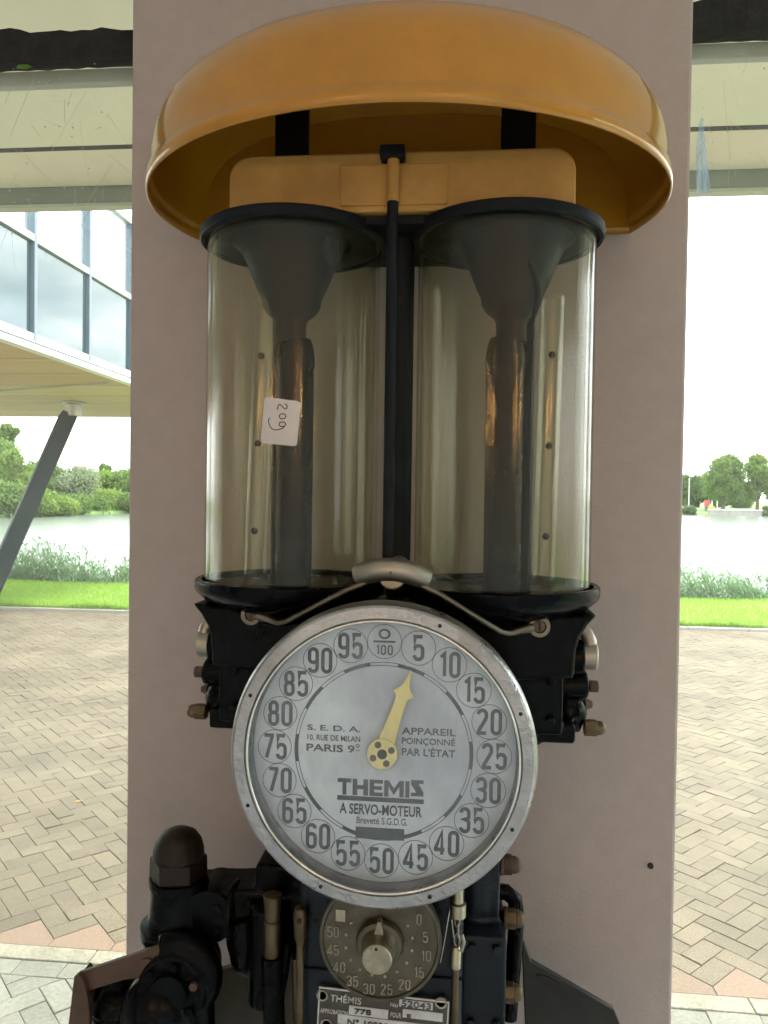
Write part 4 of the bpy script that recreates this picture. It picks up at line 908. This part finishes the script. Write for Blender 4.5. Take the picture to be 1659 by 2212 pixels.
for s_, bx_, bo in (('S. E. D. A.', (664, 778, 1567, 1579), .016), ('10, RUE DE MILAN', (664, 778, 1588, 1602), .012), ('PARIS 9', (662, 766, 1608, 1624), .02), ('APPAREIL', (868, 984, 1573, 1588), .016), ('POINÇONNÉ', (868, 983, 1592, 1612), .016), ("PAR L'ÉTAT", (868, 983, 1614, 1634), .018), ('A SERVO-MOTEUR', (733, 911, 1738, 1761), .02), ('Breveté S.G.D.G.', (770, 880, 1766, 1781), .008)):
    text('lettering', s_, *px_box(*bx_), IY, 'inkgrey' if 'Brev' in s_ else 'ink', dial, bold=bo)
x0, x1, z0, z1 = px_box(769, 777, 1607, 1618); text('lettering', 'o', x0, x1, z0+.001, z1, IY, 'ink', dial, bold=.02)
x0, x1, z0, z1 = px_box(769, 777, 1620, 1622); raw('lettering_bar', [(x0, IY, z0), (x1, IY, z0), (x1, IY, z1), (x0, IY, z1)], [(0, 1, 2, 3)], 'ink', dial)
x0, x1, z0, z1 = px_box(729, 884, 1684, 1719)
W5, H5 = x1-x0, z1-z0; st_ = H5*0.24
def block(polys, ox, w_):
    vs, fs = [], []
    for pl5 in polys: k5 = len(vs); vs += [(x0+ox*W5+a*w_*W5, IY, z0+b*H5) for a, b in pl5]; fs.append(tuple(range(k5, k5+len(pl5))))
    o = raw('lettering', vs, fs, 'ink', dial); m5 = o.modifiers.new('ink', 'SOLIDIFY'); m5.thickness = 0.0003; m5.offset = 0
def rc5(a, b, c, d): return [(a, c), (b, c), (b, d), (a, d)]
block([rc5(0, 1, .76, 1), rc5(.36, .64, 0, .76)], 0.0, .193)
block([rc5(0, .30, 0, 1), rc5(.70, 1, 0, 1), rc5(.30, .70, .38, .62)], 0.211, .216)
block([rc5(0, .34, 0, 1), rc5(.34, 1, .78, 1), rc5(.34, .92, .39, .61), rc5(.34, 1, 0, .22)], 0.449, .184)
block([rc5(0, .22, 0, 1), rc5(.78, 1, 0, 1), [(.22, 1), (.22, .62), (.5, .12), (.5, .52)], [(.5, .52), (.5, .12), (.78, .62), (.78, 1)]], 0.651, .271)
block([rc5(0, 1, 0, 1)], 0.944, .056)
x0, x1, z0, z1 = px_box(888, 915, 1685, 1720)      # angular last letter
hh, ww = z1-z0, x1-x0
raw('lettering', [(x0+ww*a, IY, z0+hh*b) for a, b in ((0, 1), (1, 1), (1, .78), (.60, .78), (1, .24), (1, 0), (0, 0), (0, .22), (.42, .22), (0, .74))], [tuple(range(10))], 'ink', dial)
for nm, bx_ in (('underline', (728, 915, 1722, 1732)), ('counter_window', (768, 873, 1788, 1813))):
    x0, x1, z0, z1 = px_box(*bx_); raw(nm, [(x0, IY, z0), (x1, IY, z0), (x1, IY, z1), (x0, IY, z1)], [(0, 1, 2, 3)], 'ink', dial)
# pointer
PYY = FY-0.006; ang = R(90-18.3); pd = Vector((math.cos(ang), 0, math.sin(ang))); pn = Vector((math.sin(ang), 0, -math.cos(ang)))
half = [(0.008, 0.0068), (0.016, 0.0064), (0.030, 0.0052), (0.042, 0.0047), (0.0475, 0.0049), (0.0500, 0.0068), (0.0515, 0.0090), (0.0535, 0.0070), (0.0560, 0.0045), (0.0590, 0.0028), (0.0640, 0.0017), (0.0715, 0.0004)]
poly = [(r_, h_) for r_, h_ in half]+[(r_, -h_) for r_, h_ in reversed(half)]
vv = [Vector((DX, PYY, DZ))+pd*r_+pn*h_ for r_, h_ in poly]; n = len(vv); pm = MB()
H2 = len(half); vv2 = [q+Vector((0, 0.0012, 0)) for q in vv]
ff = [(i, i+1, n-2-i, n-1-i) for i in range(H2-1)]+[tuple(n+q for q in reversed(f)) for f in [(i, i+1, n-2-i, n-1-i) for i in range(H2-1)]]+[(i, n+i, n+(i+1) % n, (i+1) % n) for i in range(n)]
pm.add(vv+vv2, ff); ptr = pm.build('pointer', 'brass', dial, smooth=0, bevel=0.0003)
MB().cyl((DX, FY, DZ), (DX, PYY-0.0012, DZ), 0.0125, n=40).build('hub', 'brass', dial, bevel=0.0004)
MB().cyl((DX, PYY-0.001, DZ), (DX, PYY-0.0017, DZ), 0.0040, n=20).build('hub_hole', 'dark', dial)
for k in range(4):
    a = R(25+90*k); c = Vector((DX+0.0081*math.cos(a), 0, DZ+0.0081*math.sin(a)))
    MB().cyl(c+Vector((0, PYY-0.001, 0)), c+Vector((0, PYY-0.0016, 0)), 0.0027, n=16).build('hub_rivet', 'holebrown', dial)

# --- small bronze setting dial
SY = -0.270
sc_ = at(821, 2031, Y=SY)
def zs(x, y, Y=SY): return at((780+x*0.28933)*K, (2230+y*0.28933)*K, Y=Y)
sdl = MB().lathe([(0.010, 0.250), (0.047, 0.250), (0.0505, 0.258), (0.0512, 0.266), (0.0508, 0.2712), (0.0482, 0.2715), (0.0474, 0.270), (0.010, 0.270)], (sc_.x, 0, sc_.z), (0, -1, 0), n=80, closed=True).build('setting_dial', 'bronze', PUMP, smooth=35)
MB().lathe([(0.0001, 0.2705), (0.0192, 0.2705), (0.0200, 0.2735), (0.0185, 0.2775), (0.0165, 0.2785), (0.0001, 0.2765)], (sc_.x, 0, sc_.z-0.0005), (0, -1, 0), n=56).build('knob_base', 'bronze', sdl, smooth=40)
MB().lathe([(0.0001, 0.277), (0.0150, 0.277), (0.0128, 0.284), (0.0122, 0.2965), (0.0112, 0.2975), (0.0001, 0.2975)], (sc_.x, 0, sc_.z-0.0005), (0, -1, 0), n=48).build('knob', 'bronzehi', sdl, smooth=40)
MB().cyl((sc_.x-0.0005, -0.2972, sc_.z+0.0085), (sc_.x-0.0005, -0.2979, sc_.z+0.0085), 0.0013, n=12).build('knob_mark', 'dark', sdl)
tp_ = sc_.z+0.0225; mbp = MB(); mbp.prism([(sc_.x-0.0040, sc_.z+0.0120), (sc_.x+0.0038, sc_.z+0.0120), (sc_.x+0.0016, tp_), (sc_.x-0.0010, tp_)], -0.2835, -0.274); mbp.build('knob_pointer', 'pewter', sdl, bevel=0.0006)
a_, b_ = zs(205, 145), zs(290, 255); MB().box((a_.x, SY-0.0012, b_.z), (b_.x, SY, a_.z)).build('index_tab', 'bronzehi', sdl, bevel=0.0004)
for tx, x, y in (('0', 925, 235), ('5', 980, 388), ('10', 985, 548), ('15', 925, 690), ('20', 800, 795), ('25', 645, 838), ('30', 493, 832), ('35', 350, 765), ('40', 237, 645), ('45', 183, 495), ('50', 183, 340)):
    c = zs(x, y); figures('numeral', tx, c.x, c.z, 0.0092, SY-0.0004, 'bronzehi', sdl, t=0.11, a=0.40, gap=0.16, thick=0.0012)
for x, y in ((340, 268), (297, 370), (293, 482), (335, 585), (413, 668), (515, 716), (630, 730), (735, 688), (817, 612), (860, 507), (865, 400), (825, 293)):
    c = zs(x, y); MB().sphere((c.x, SY, c.z), 0.0015, (1, .6, 1), n=12, m=8).build('index_dot', 'bronzehi', sdl)
# --- maker's plate
NY = -0.2495
def zn(x, y): return zs(x, y, NY)
c0 = zn(605, 1180); pw, phh = (zn(1167, 1210)-zn(43, 1145)).length, 0.078; PROT = R(-2.4)
PRM = Matrix.Rotation(-PROT, 3, 'Y')
def on_plate(o):
    for v in o.data.vertices: v.co = c0+PRM @ (v.co-c0)
    return o
def pxz(x, y):                                   # photograph zoom coordinates -> plate's own unrotated frame
    return c0+PRM.inverted() @ (zn(x, y)-c0)
ptop = pxz(605, 858).z
plate = on_plate(MB().prism(rrect(c0.x-pw/2, c0.x+pw/2, ptop-phh, ptop, 0.004), NY-0.0028, NY+0.001).build('maker_plate', 'platefield', PUMP, bevel=0.0005))
fr_ = MB()
for (xa, xb, za, zb) in ((-pw/2, pw/2, ptop-0.0016, ptop), (-pw/2, -pw/2+0.0014, ptop-phh, ptop-0.002), (pw/2-0.0014, pw/2, ptop-phh, ptop-0.002)):
    fr_.box((c0.x+xa, NY-0.0036, za), (c0.x+xb, NY-0.0026, zb))
on_plate(fr_.build('plate_border', 'platesilver', plate, bevel=0.0003))
for x, y in ((95, 872), (1115, 935), (130, 1120)):
    c = zn(x, y); MB().lathe([(0.0001, 0.0), (0.0034, 0.0), (0.0036, 0.0010), (0.0050, 0.0012), (0.0052, 0.0), (0.0052, -0.002)], (c.x, NY-0.0028, c.z), (0, -1, 0), n=28).build('plate_screw', 'bronzehi', plate, smooth=40)
for (xa, xb, ya, yb) in ((755, 1045, 922, 985), (322, 660, 978, 1058), (785, 1130, 1008, 1082), (225, 1045, 1082, 1165)):
    p = pxz((xa+xb)/2, (ya+yb)/2); w2 = (pxz(xb, ya)-pxz(xa, ya)).length/2; h2 = (pxz(xa, yb)-pxz(xa, ya)).length/2
    on_plate(MB().box((p.x-w2, NY-0.0034, p.z-h2), (p.x+w2, NY-0.0026, p.z+h2)).build('stamped_field', 'platesilver', plate, bevel=0.0003))
def ptext(s, xa, xb, ya, yb, mat, bold=0.0, y=-0.0033):
    p = pxz((xa+xb)/2, (ya+yb)/2); w2 = (pxz(xb, ya)-pxz(xa, ya)).length/2; h2 = (pxz(xa, yb)-pxz(xa, ya)).length/2
    o = text('lettering', s, p.x-w2, p.x+w2, p.z-h2, p.z+h2, NY+y, mat, plate, bold=bold, thick=0.0008); return on_plate(o)
ptext('THÉMIS', 163, 430, 862, 938, 'platesilver', .01); ptext('No', 680, 745, 935, 970, 'platesilver', .01)
ptext('APPROBATION', 78, 312, 995, 1032, 'platesilver', .005); ptext('POUR', 682, 772, 1020, 1062, 'platesilver', .005)
ptext('52043', 775, 1030, 925, 980, 'inkgrey', .01, -0.0036); ptext('778', 372, 515, 990, 1035, 'ink', .02, -0.0036); ptext('E', 820, 858, 1032, 1068, 'holebrown', .05, -0.0036)
ptext('N° 19530', 310, 665, 1090, 1150, 'holebrown', .03, -0.0036)
# --- rods at both sides of the setting dial
rl = MB().cyl((-0.0685, -0.256, FLOORZ+0.3), (-0.0685, -0.256, 1.826), 0.0034, n=16)
rodl = rl.build('linkage_rod', 'brassdull', PUMP)
MB().lathe([(0.0034, 1.815), (0.0056, 1.822), (0.0062, 1.840), (0.0050, 1.8465), (0.0001, 1.848)], (-0.0685, -0.256, 0), n=20).build('rod_end', 'brassdull', rodl)
MB().cyl((-0.0685, -0.263, 1.838), (-0.0685, -0.25, 1.838), 0.0022, n=10).build('pin', 'dark', rodl)
rodr = MB().cyl((0.0645, -0.252, FLOORZ+0.3), (0.0645, -0.252, 1.815), 0.0028, n=16).build('linkage_rod', 'brassdull', PUMP)
MB().lathe([(0.0028, 1.800), (0.0046, 1.802), (0.0046, 1.817), (0.0030, 1.820), (0.0001, 1.820)], (0.0645, -0.252, 0), n=16).build('rod_end', 'bronzehi', rodr)
MB().lathe([(0.0001, 1.846), (0.0070, 1.846), (0.0070, 1.857), (0.0046, 1.858), (0.0046, 1.874), (0.0001, 1.874)], (0.0655, -0.252, 0), n=18).build('anchor', 'bronzehi', rodr)
lkm = MB()
for i, (dx_, z, w_) in enumerate(((0, 1.842, .0), (0.0008, 1.8335, 1.5), (0.0, 1.825, .0))):
    pt = [(0.0652+dx_+0.0022*math.cos(t)*math.cos(w_), -0.252+0.0022*math.cos(t)*math.sin(w_), z+0.0055*math.sin(t)) for t in [2*PI*q/14 for q in range(15)]]
    lkm.tube(pt, 0.0007, n=6, cap=False)
lkm.tube([(0.0605, -0.257, 1.845), (0.0625, -0.257, 1.830)], 0.0005, n=6); lkm.tube([(0.0690, -0.255, 1.832), (0.0712, -0.256, 1.826), (0.0690, -0.256, 1.818)], 0.0016, n=8)
lkm.build('chain_link', 'pewter', rodr)
MB().tube([zs(1190, 160, -0.262), zs(1150, 400, -0.262), zs(1110, 610, -0.262)], 0.0003, n=6).build('wire', 'platesilver', rodr)
MB().cyl((-0.098, -0.235, 1.79), (-0.098, -0.235, 1.822), 0.0075, n=18).cyl((-0.098, -0.235, 1.822), (-0.098, -0.235, 1.845), 0.0066, 0.0085, n=18).build('copper_fitting', 'brassdull', PUMP, bevel=0.001)
MB().tube([(-0.098, -0.235, 1.79), (-0.096, -0.235, 1.74), (-0.092, -0.23, 1.66)], 0.010, n=16).build('fitting_pipe', 'black', PUMP)
MB().tube([(-0.076, -0.235, 1.79), (-0.0745, -0.235, 1.77), (-0.074, -0.235, 1.73)], [0.0045, 0.0055, 0.004], n=12).build('drain_spout', 'brassdull', PUMP)
# --- right hand column, flange box and brass nuts
rc = MB(); rc.cyl((0.083, -0.185, 1.60), (0.083, -0.185, 1.93), 0.0195, n=32); rc.box((0.070, -0.225, 1.728), (0.109, -0.15, 1.8145)); rc.box((0.06, -0.215, 1.66), (0.103, -0.12, 1.73)); rc.box((0.06, -0.20, 1.80), (0.104, -0.12, 1.87))
rc.build('side_casting', 'blueblack', PUMP, remesh=0.0022)
rcp = MB().tube([(0.100, -0.16, 1.822), (0.112, -0.16, 1.822), (0.1205, -0.16, 1.815), (0.1225, -0.16, 1.80), (0.121, -0.16, 1.77), (0.117, -0.16, 1.70)], 0.0075, n=16).build('side_pipe', 'black', PUMP)
for z, mt, xo in ((1.863, 'rust', 0.104), (1.813, 'brassdull', 0.108), (1.744, 'brassdull', 0.1075)):
    nb_ = MB().cyl((xo, -.19, z), (xo+0.003, -.19, z), 0.0098, n=28); nb_.cyl((xo+0.003, -.19, z), (xo+0.011, -.19, z), 0.0092, n=6); nb_.lathe([(0.0078, 0.0), (0.0076, 0.003), (0.006, 0.0065), (0.003, 0.0082), (0.0001, 0.0086)], (xo+0.011, -.19, z), (1, 0, 0), n=24)
    nb_.build('acorn_nut', mt, PUMP, bevel=0.0006)
# --- mounting plates left and right
pr_ = [at(u, v, Y=-0.13) for u, v in ((1127, 2043), (1133, 2040), (1147, 2078), (1327, 2183), (1340, 2215), (1375, 2330), (1140, 2330))]
mp = MB().prism([(q.x, q.z) for q in pr_], -0.130, -0.122).build('mounting_plate', 'plategrey', PUMP, bevel=0.001)
sl = at(1190, 2128, Y=-0.1305); vs = []
MB().prism([(sl.x+0.0165*math.cos(t)*math.cos(-.55)-0.0062*math.sin(t)*math.sin(-.55), sl.z+0.0165*math.cos(t)*math.sin(-.55)+0.0062*math.sin(t)*math.cos(-.55)) for t in [2*PI*i/28 for i in range(28)]], -0.1312, -0.1295).build('slot', 'dark', mp)
pl_ = [at(u, v, Y=-0.13) for u, v in ((640, 2020), (560, 2068), (478, 2096), (430, 2115), (380, 2160), (330, 2330), (560, 2330), (640, 2200))]
MB().prism([(q.x, q.z) for q in pl_], -0.130, -0.122).build('mounting_plate', 'olive', PUMP, bevel=0.001)
# --- left hand suction head
HX, HY = -0.1915, -0.20
hc = MB(); hc.lathe([(0.020, 1.66), (0.026, 1.70), (0.0300, 1.765), (0.0320, 1.795), (0.0310, 1.812), (0.0270, 1.826), (0.0252, 1.850), (0.0245, 1.862), (0.018, 1.864)], (HX, HY, 0), n=40)
hc.beam((HX, HY+0.005, 1.834), (-0.05, HY+0.02, 1.838), 0.046, 0.040); hc.cyl((HX, HY+.005, 1.826), (-0.05, HY+.02, 1.83), 0.021, n=28)
hc.tube([(-0.125, HY-0.002, 1.83), (-0.122, HY-0.004, 1.805), (-0.121, HY-0.004, 1.793)], [0.021, 0.0205, 0.018], n=20); hc.sphere((-0.121, HY-.004, 1.793), 0.0185)
hc.box((-0.115, HY-0.01, 1.795), (-0.06, -0.1, 1.88)); hc.cyl((-0.10, HY-.02, 1.76), (-0.10, HY-.02, 1.85), 0.017, n=24)
hc.build('suction_head', 'black', PUMP, remesh=0.0024)
cap = MB().cyl((HX, HY, 1.8615), (HX, HY, 1.8795), 0.0272, 0.0268, n=6, phase=R(12)).lathe([(0.0238, 1.8785), (0.0236, 1.886), (0.0215, 1.894), (0.0165, 1.9010), (0.009, 1.9050), (0.0001, 1.9062)], (HX, HY, 0), n=36).build('hex_cap', 'browncap', PUMP, bevel=0.0012)
eb = MB(); pts = [(HX+0.006+0.028*math.sin(t), HY-0.028, 1.762+0.030*math.cos(t)) for t in [R(-30+150*i/14) for i in range(15)]]
eb.tube(pts, 0.0125, n=18); eb.cyl((HX+0.004, HY-0.045, 1.757), (HX+0.004, HY+0.01, 1.757), 0.031, n=36)
eb.sphere((HX-0.010, HY-0.035, 1.727), 0.036, (1.0, .8, 1.15)); eb.cyl((HX+0.03, HY-0.03, 1.60), (HX+0.025, HY-0.03, 1.755), 0.014, n=20)
eb.build('elbow_casting', 'black', PUMP, remesh=0.0024)
cl = MB(); cl.lathe([(0.0001, 1.7465), (0.012, 1.745), (0.022, 1.7395), (0.0285, 1.730), (0.0300, 1.722), (0.0272, 1.7205), (0.0270, 1.716), (0.0282, 1.7145), (0.0270, 1.713), (0.0270, 1.709), (0.0282, 1.7075), (0.0270, 1.706), (0.0270, 1.60)], (-0.2475, HY-0.01, 0), n=40)
cl.build('hose_coupling', 'black', PUMP, smooth=40)
lv = [at(u, v, Y=-0.235) for u, v in ((352, 2036), (300, 2056), (172, 2099), (164, 2112), (175, 2130), (196, 2136), (270, 2113), (345, 2104), (360, 2085))]
lever = MB().prism([(q.x, q.z) for q in lv], -0.238, -0.232).build('lever', 'rust', PUMP, bevel=0.0008)
lv = [at(u, v, Y=-0.241) for u, v in ((163, 2106), (172, 2100), (185, 2118), (192, 2150), (197, 2190), (195, 2260), (140, 2300), (150, 2215))]
MB().prism([(q.x, q.z) for q in lv], -0.244, -0.238).build('lever_arm', 'rust', lever, bevel=0.0008)
lv = [at(u, v, Y=-0.225) for u, v in ((173, 2104), (192, 2128), (216, 2172), (212, 2180), (200, 2192), (190, 2150), (176, 2120))]
MB().prism([(q.x, q.z) for q in lv], -0.231, -0.205).build('lever_flange', 'rust', lever, bevel=0.0008)
MB().cyl((HX-0.02, -0.24, 1.775), (HX-0.02, -0.20, 1.775), 0.007, n=14).build('lever_pivot', 'rust', lever)

# flange rings, bolts and caps that give the castings their edges
MB().lathe([(0.030, 1.806), (0.0345, 1.807), (0.0350, 1.812), (0.0345, 1.8165), (0.029, 1.8175)], (HX, HY, 0), n=40, closed=True).build('collar', 'black', PUMP, smooth=35)
MB().lathe([(0.024, 1.853), (0.0272, 1.8535), (0.0275, 1.857), (0.0272, 1.8605), (0.024, 1.861)], (HX, HY, 0), n=40, closed=True).build('collar', 'black', PUMP, smooth=35)
for k in range(6):
    a = R(60*k+20); c = Vector((HX+0.004+0.0235*math.cos(a), HY-0.045, 1.757+0.0235*math.sin(a)))
    MB().cyl(c, c+Vector((0, -0.0045, 0)), 0.0040, n=6).build('bolt', 'rust' if k % 3 == 0 else 'black', PUMP, bevel=0.0005)
MB().lathe([(0.0001, 0.0), (0.0165, 0.0), (0.0175, 0.003), (0.0165, 0.006), (0.010, 0.0075), (0.0001, 0.008)], (HX+0.004, HY-0.045, 1.757), (0, -1, 0), n=36).build('cover_plate', 'black', PUMP, smooth=35)
for x, z in ((-0.154, 1.820), (-0.154, 1.800), (-0.100, 1.824), (-0.100, 1.794)):
    MB().cyl((x, HY-0.012, z), (x, HY-0.0215, z), 0.0042, n=6).build('bolt', 'black', PUMP, bevel=0.0005)
MB().cyl((-0.157, HY-0.018, 1.832), (-0.157, HY+0.03, 1.832), 0.0245, n=36).cyl((-0.139, HY+0.0, 1.832), (-0.134, HY, 1.832), 0.0265, n=36).build('pipe_flange', 'black', PUMP, bevel=0.001)
MB().cyl((-0.121, HY-0.004, 1.7795), (-0.121, HY-0.004, 1.768), 0.0075, n=6).build('drain_plug', 'rust', PUMP, bevel=0.0006)
MB().tube([(-0.085, HY-0.03, 1.80), (-0.088, HY-0.032, 1.77), (-0.094, HY-0.03, 1.735), (-0.108, HY-0.028, 1.71), (-0.118, HY-0.03, 1.66)], 0.0042, n=12).build('oil_pipe', 'black', PUMP)
for sx in (-1, 1):
    for z, y in ((2.035, -0.198), (2.000, -0.1985)):
        x = sx*0.146; MB().cyl((x, y+0.006, z), (x, y-0.004, z), 0.0042, n=6).build('bolt', 'black', PUMP, bevel=0.0005)
for x, z in ((0.0785, 1.805), (0.1005, 1.805), (0.0785, 1.738), (0.1005, 1.738)):
    MB().cyl((x, -0.222, z), (x, -0.2295, z), 0.0040, n=6).build('bolt', 'blueblack', PUMP, bevel=0.0005)
for z in (1.790, 1.700): MB().box((-0.0722, -0.2496, z-0.0008), (0.0702, -0.247, z+0.0008)).build('casting_seam', 'black', PUMP)

for o in PUMP.children:                            # seat the suction head at its height beside the dial
    if o.name.split('.')[0] in ('suction_head', 'hex_cap', 'collar', 'pipe_flange'): o.location += Vector((-0.006, 0, -0.022))

# --- handwritten sticker on the left glass
RS = CR+0.0004
def on_cyl(x, z, off=0.0): 
    return Vector((x, CYY-math.sqrt((RS+off)**2-(x+CX)**2), z))
def zst(x, y):
    p = at((480+x*0.31344)*K, (960+y*0.31344)*K, Y=-0.2385); return p.x, p.z
cor = [zst(577, 104), zst(864, 138), zst(832, 497), zst(546, 470)]
NG = 12; vs, fs = [], []
for j in range(NG+1):
    for i in range(NG+1):
        a, b = i/NG, j/NG; ins = 0.0
        ra, rb_ = min(a, 1-a), min(b, 1-b); 
        if ra < 0.06 and rb_ < 0.05:               # rounded corners
            a = a+(0.022 if a < .5 else -.022); b = b+(0.018 if b < .5 else -.018)
        top = Vector(cor[0]).lerp(Vector(cor[1]), a); bot = Vector(cor[3]).lerp(Vector(cor[2]), a); q = top.lerp(bot, b); vs.append(on_cyl(q.x, q.y))
for j in range(NG):
    for i in range(NG): k = j*(NG+1)+i; fs.append((k, k+1, k+NG+2, k+NG+1))
st = tag(raw('sticker', vs, fs, 'paper', smooth=True), 'white rounded paper sticker handwritten 209 on the left glass cylinder', 'sticker')
hw = [[(738, 158), (752, 164), (758, 178), (755, 192), (745, 198), (730, 190), (712, 170), (698, 163), (690, 172), (684, 190), (683, 207)],
      [(722, 238), (740, 242), (748, 256), (740, 272), (722, 278), (704, 272), (697, 258), (704, 244), (722, 238)],
      [(735, 338), (746, 325), (742, 310), (725, 303), (705, 307), (695, 320), (702, 335), (720, 340), (735, 338), (728, 350), (705, 360), (675, 367), (645, 361), (625, 340), (614, 310), (613, 285), (622, 268)]]
vs, fs = [], []
for path in hw:
    P = [zst(*q) for q in path]; Q = []
    for i in range(len(P)-1):
        p0, p1, p2, p3 = (Vector(P[max(0, i-1)]), Vector(P[i]), Vector(P[i+1]), Vector(P[min(len(P)-1, i+2)]))
        for s in range(4):
            t = s/4; Q.append(tuple(0.5*((2*p1)+(p2-p0)*t+(2*p0-5*p1+4*p2-p3)*t*t+(3*p1-p0-3*p2+p3)*t**3)))
    Q.append(P[-1]); tmp = []; ribbon(tmp, fs_ := [], Q, False, 0.00085, 0); k = len(vs); vs += [on_cyl(x, z, 0.0002) for x, _, z in tmp]; fs += [tuple(q+k for q in f) for f in fs_]
raw('handwriting', vs, fs, 'pen', st)
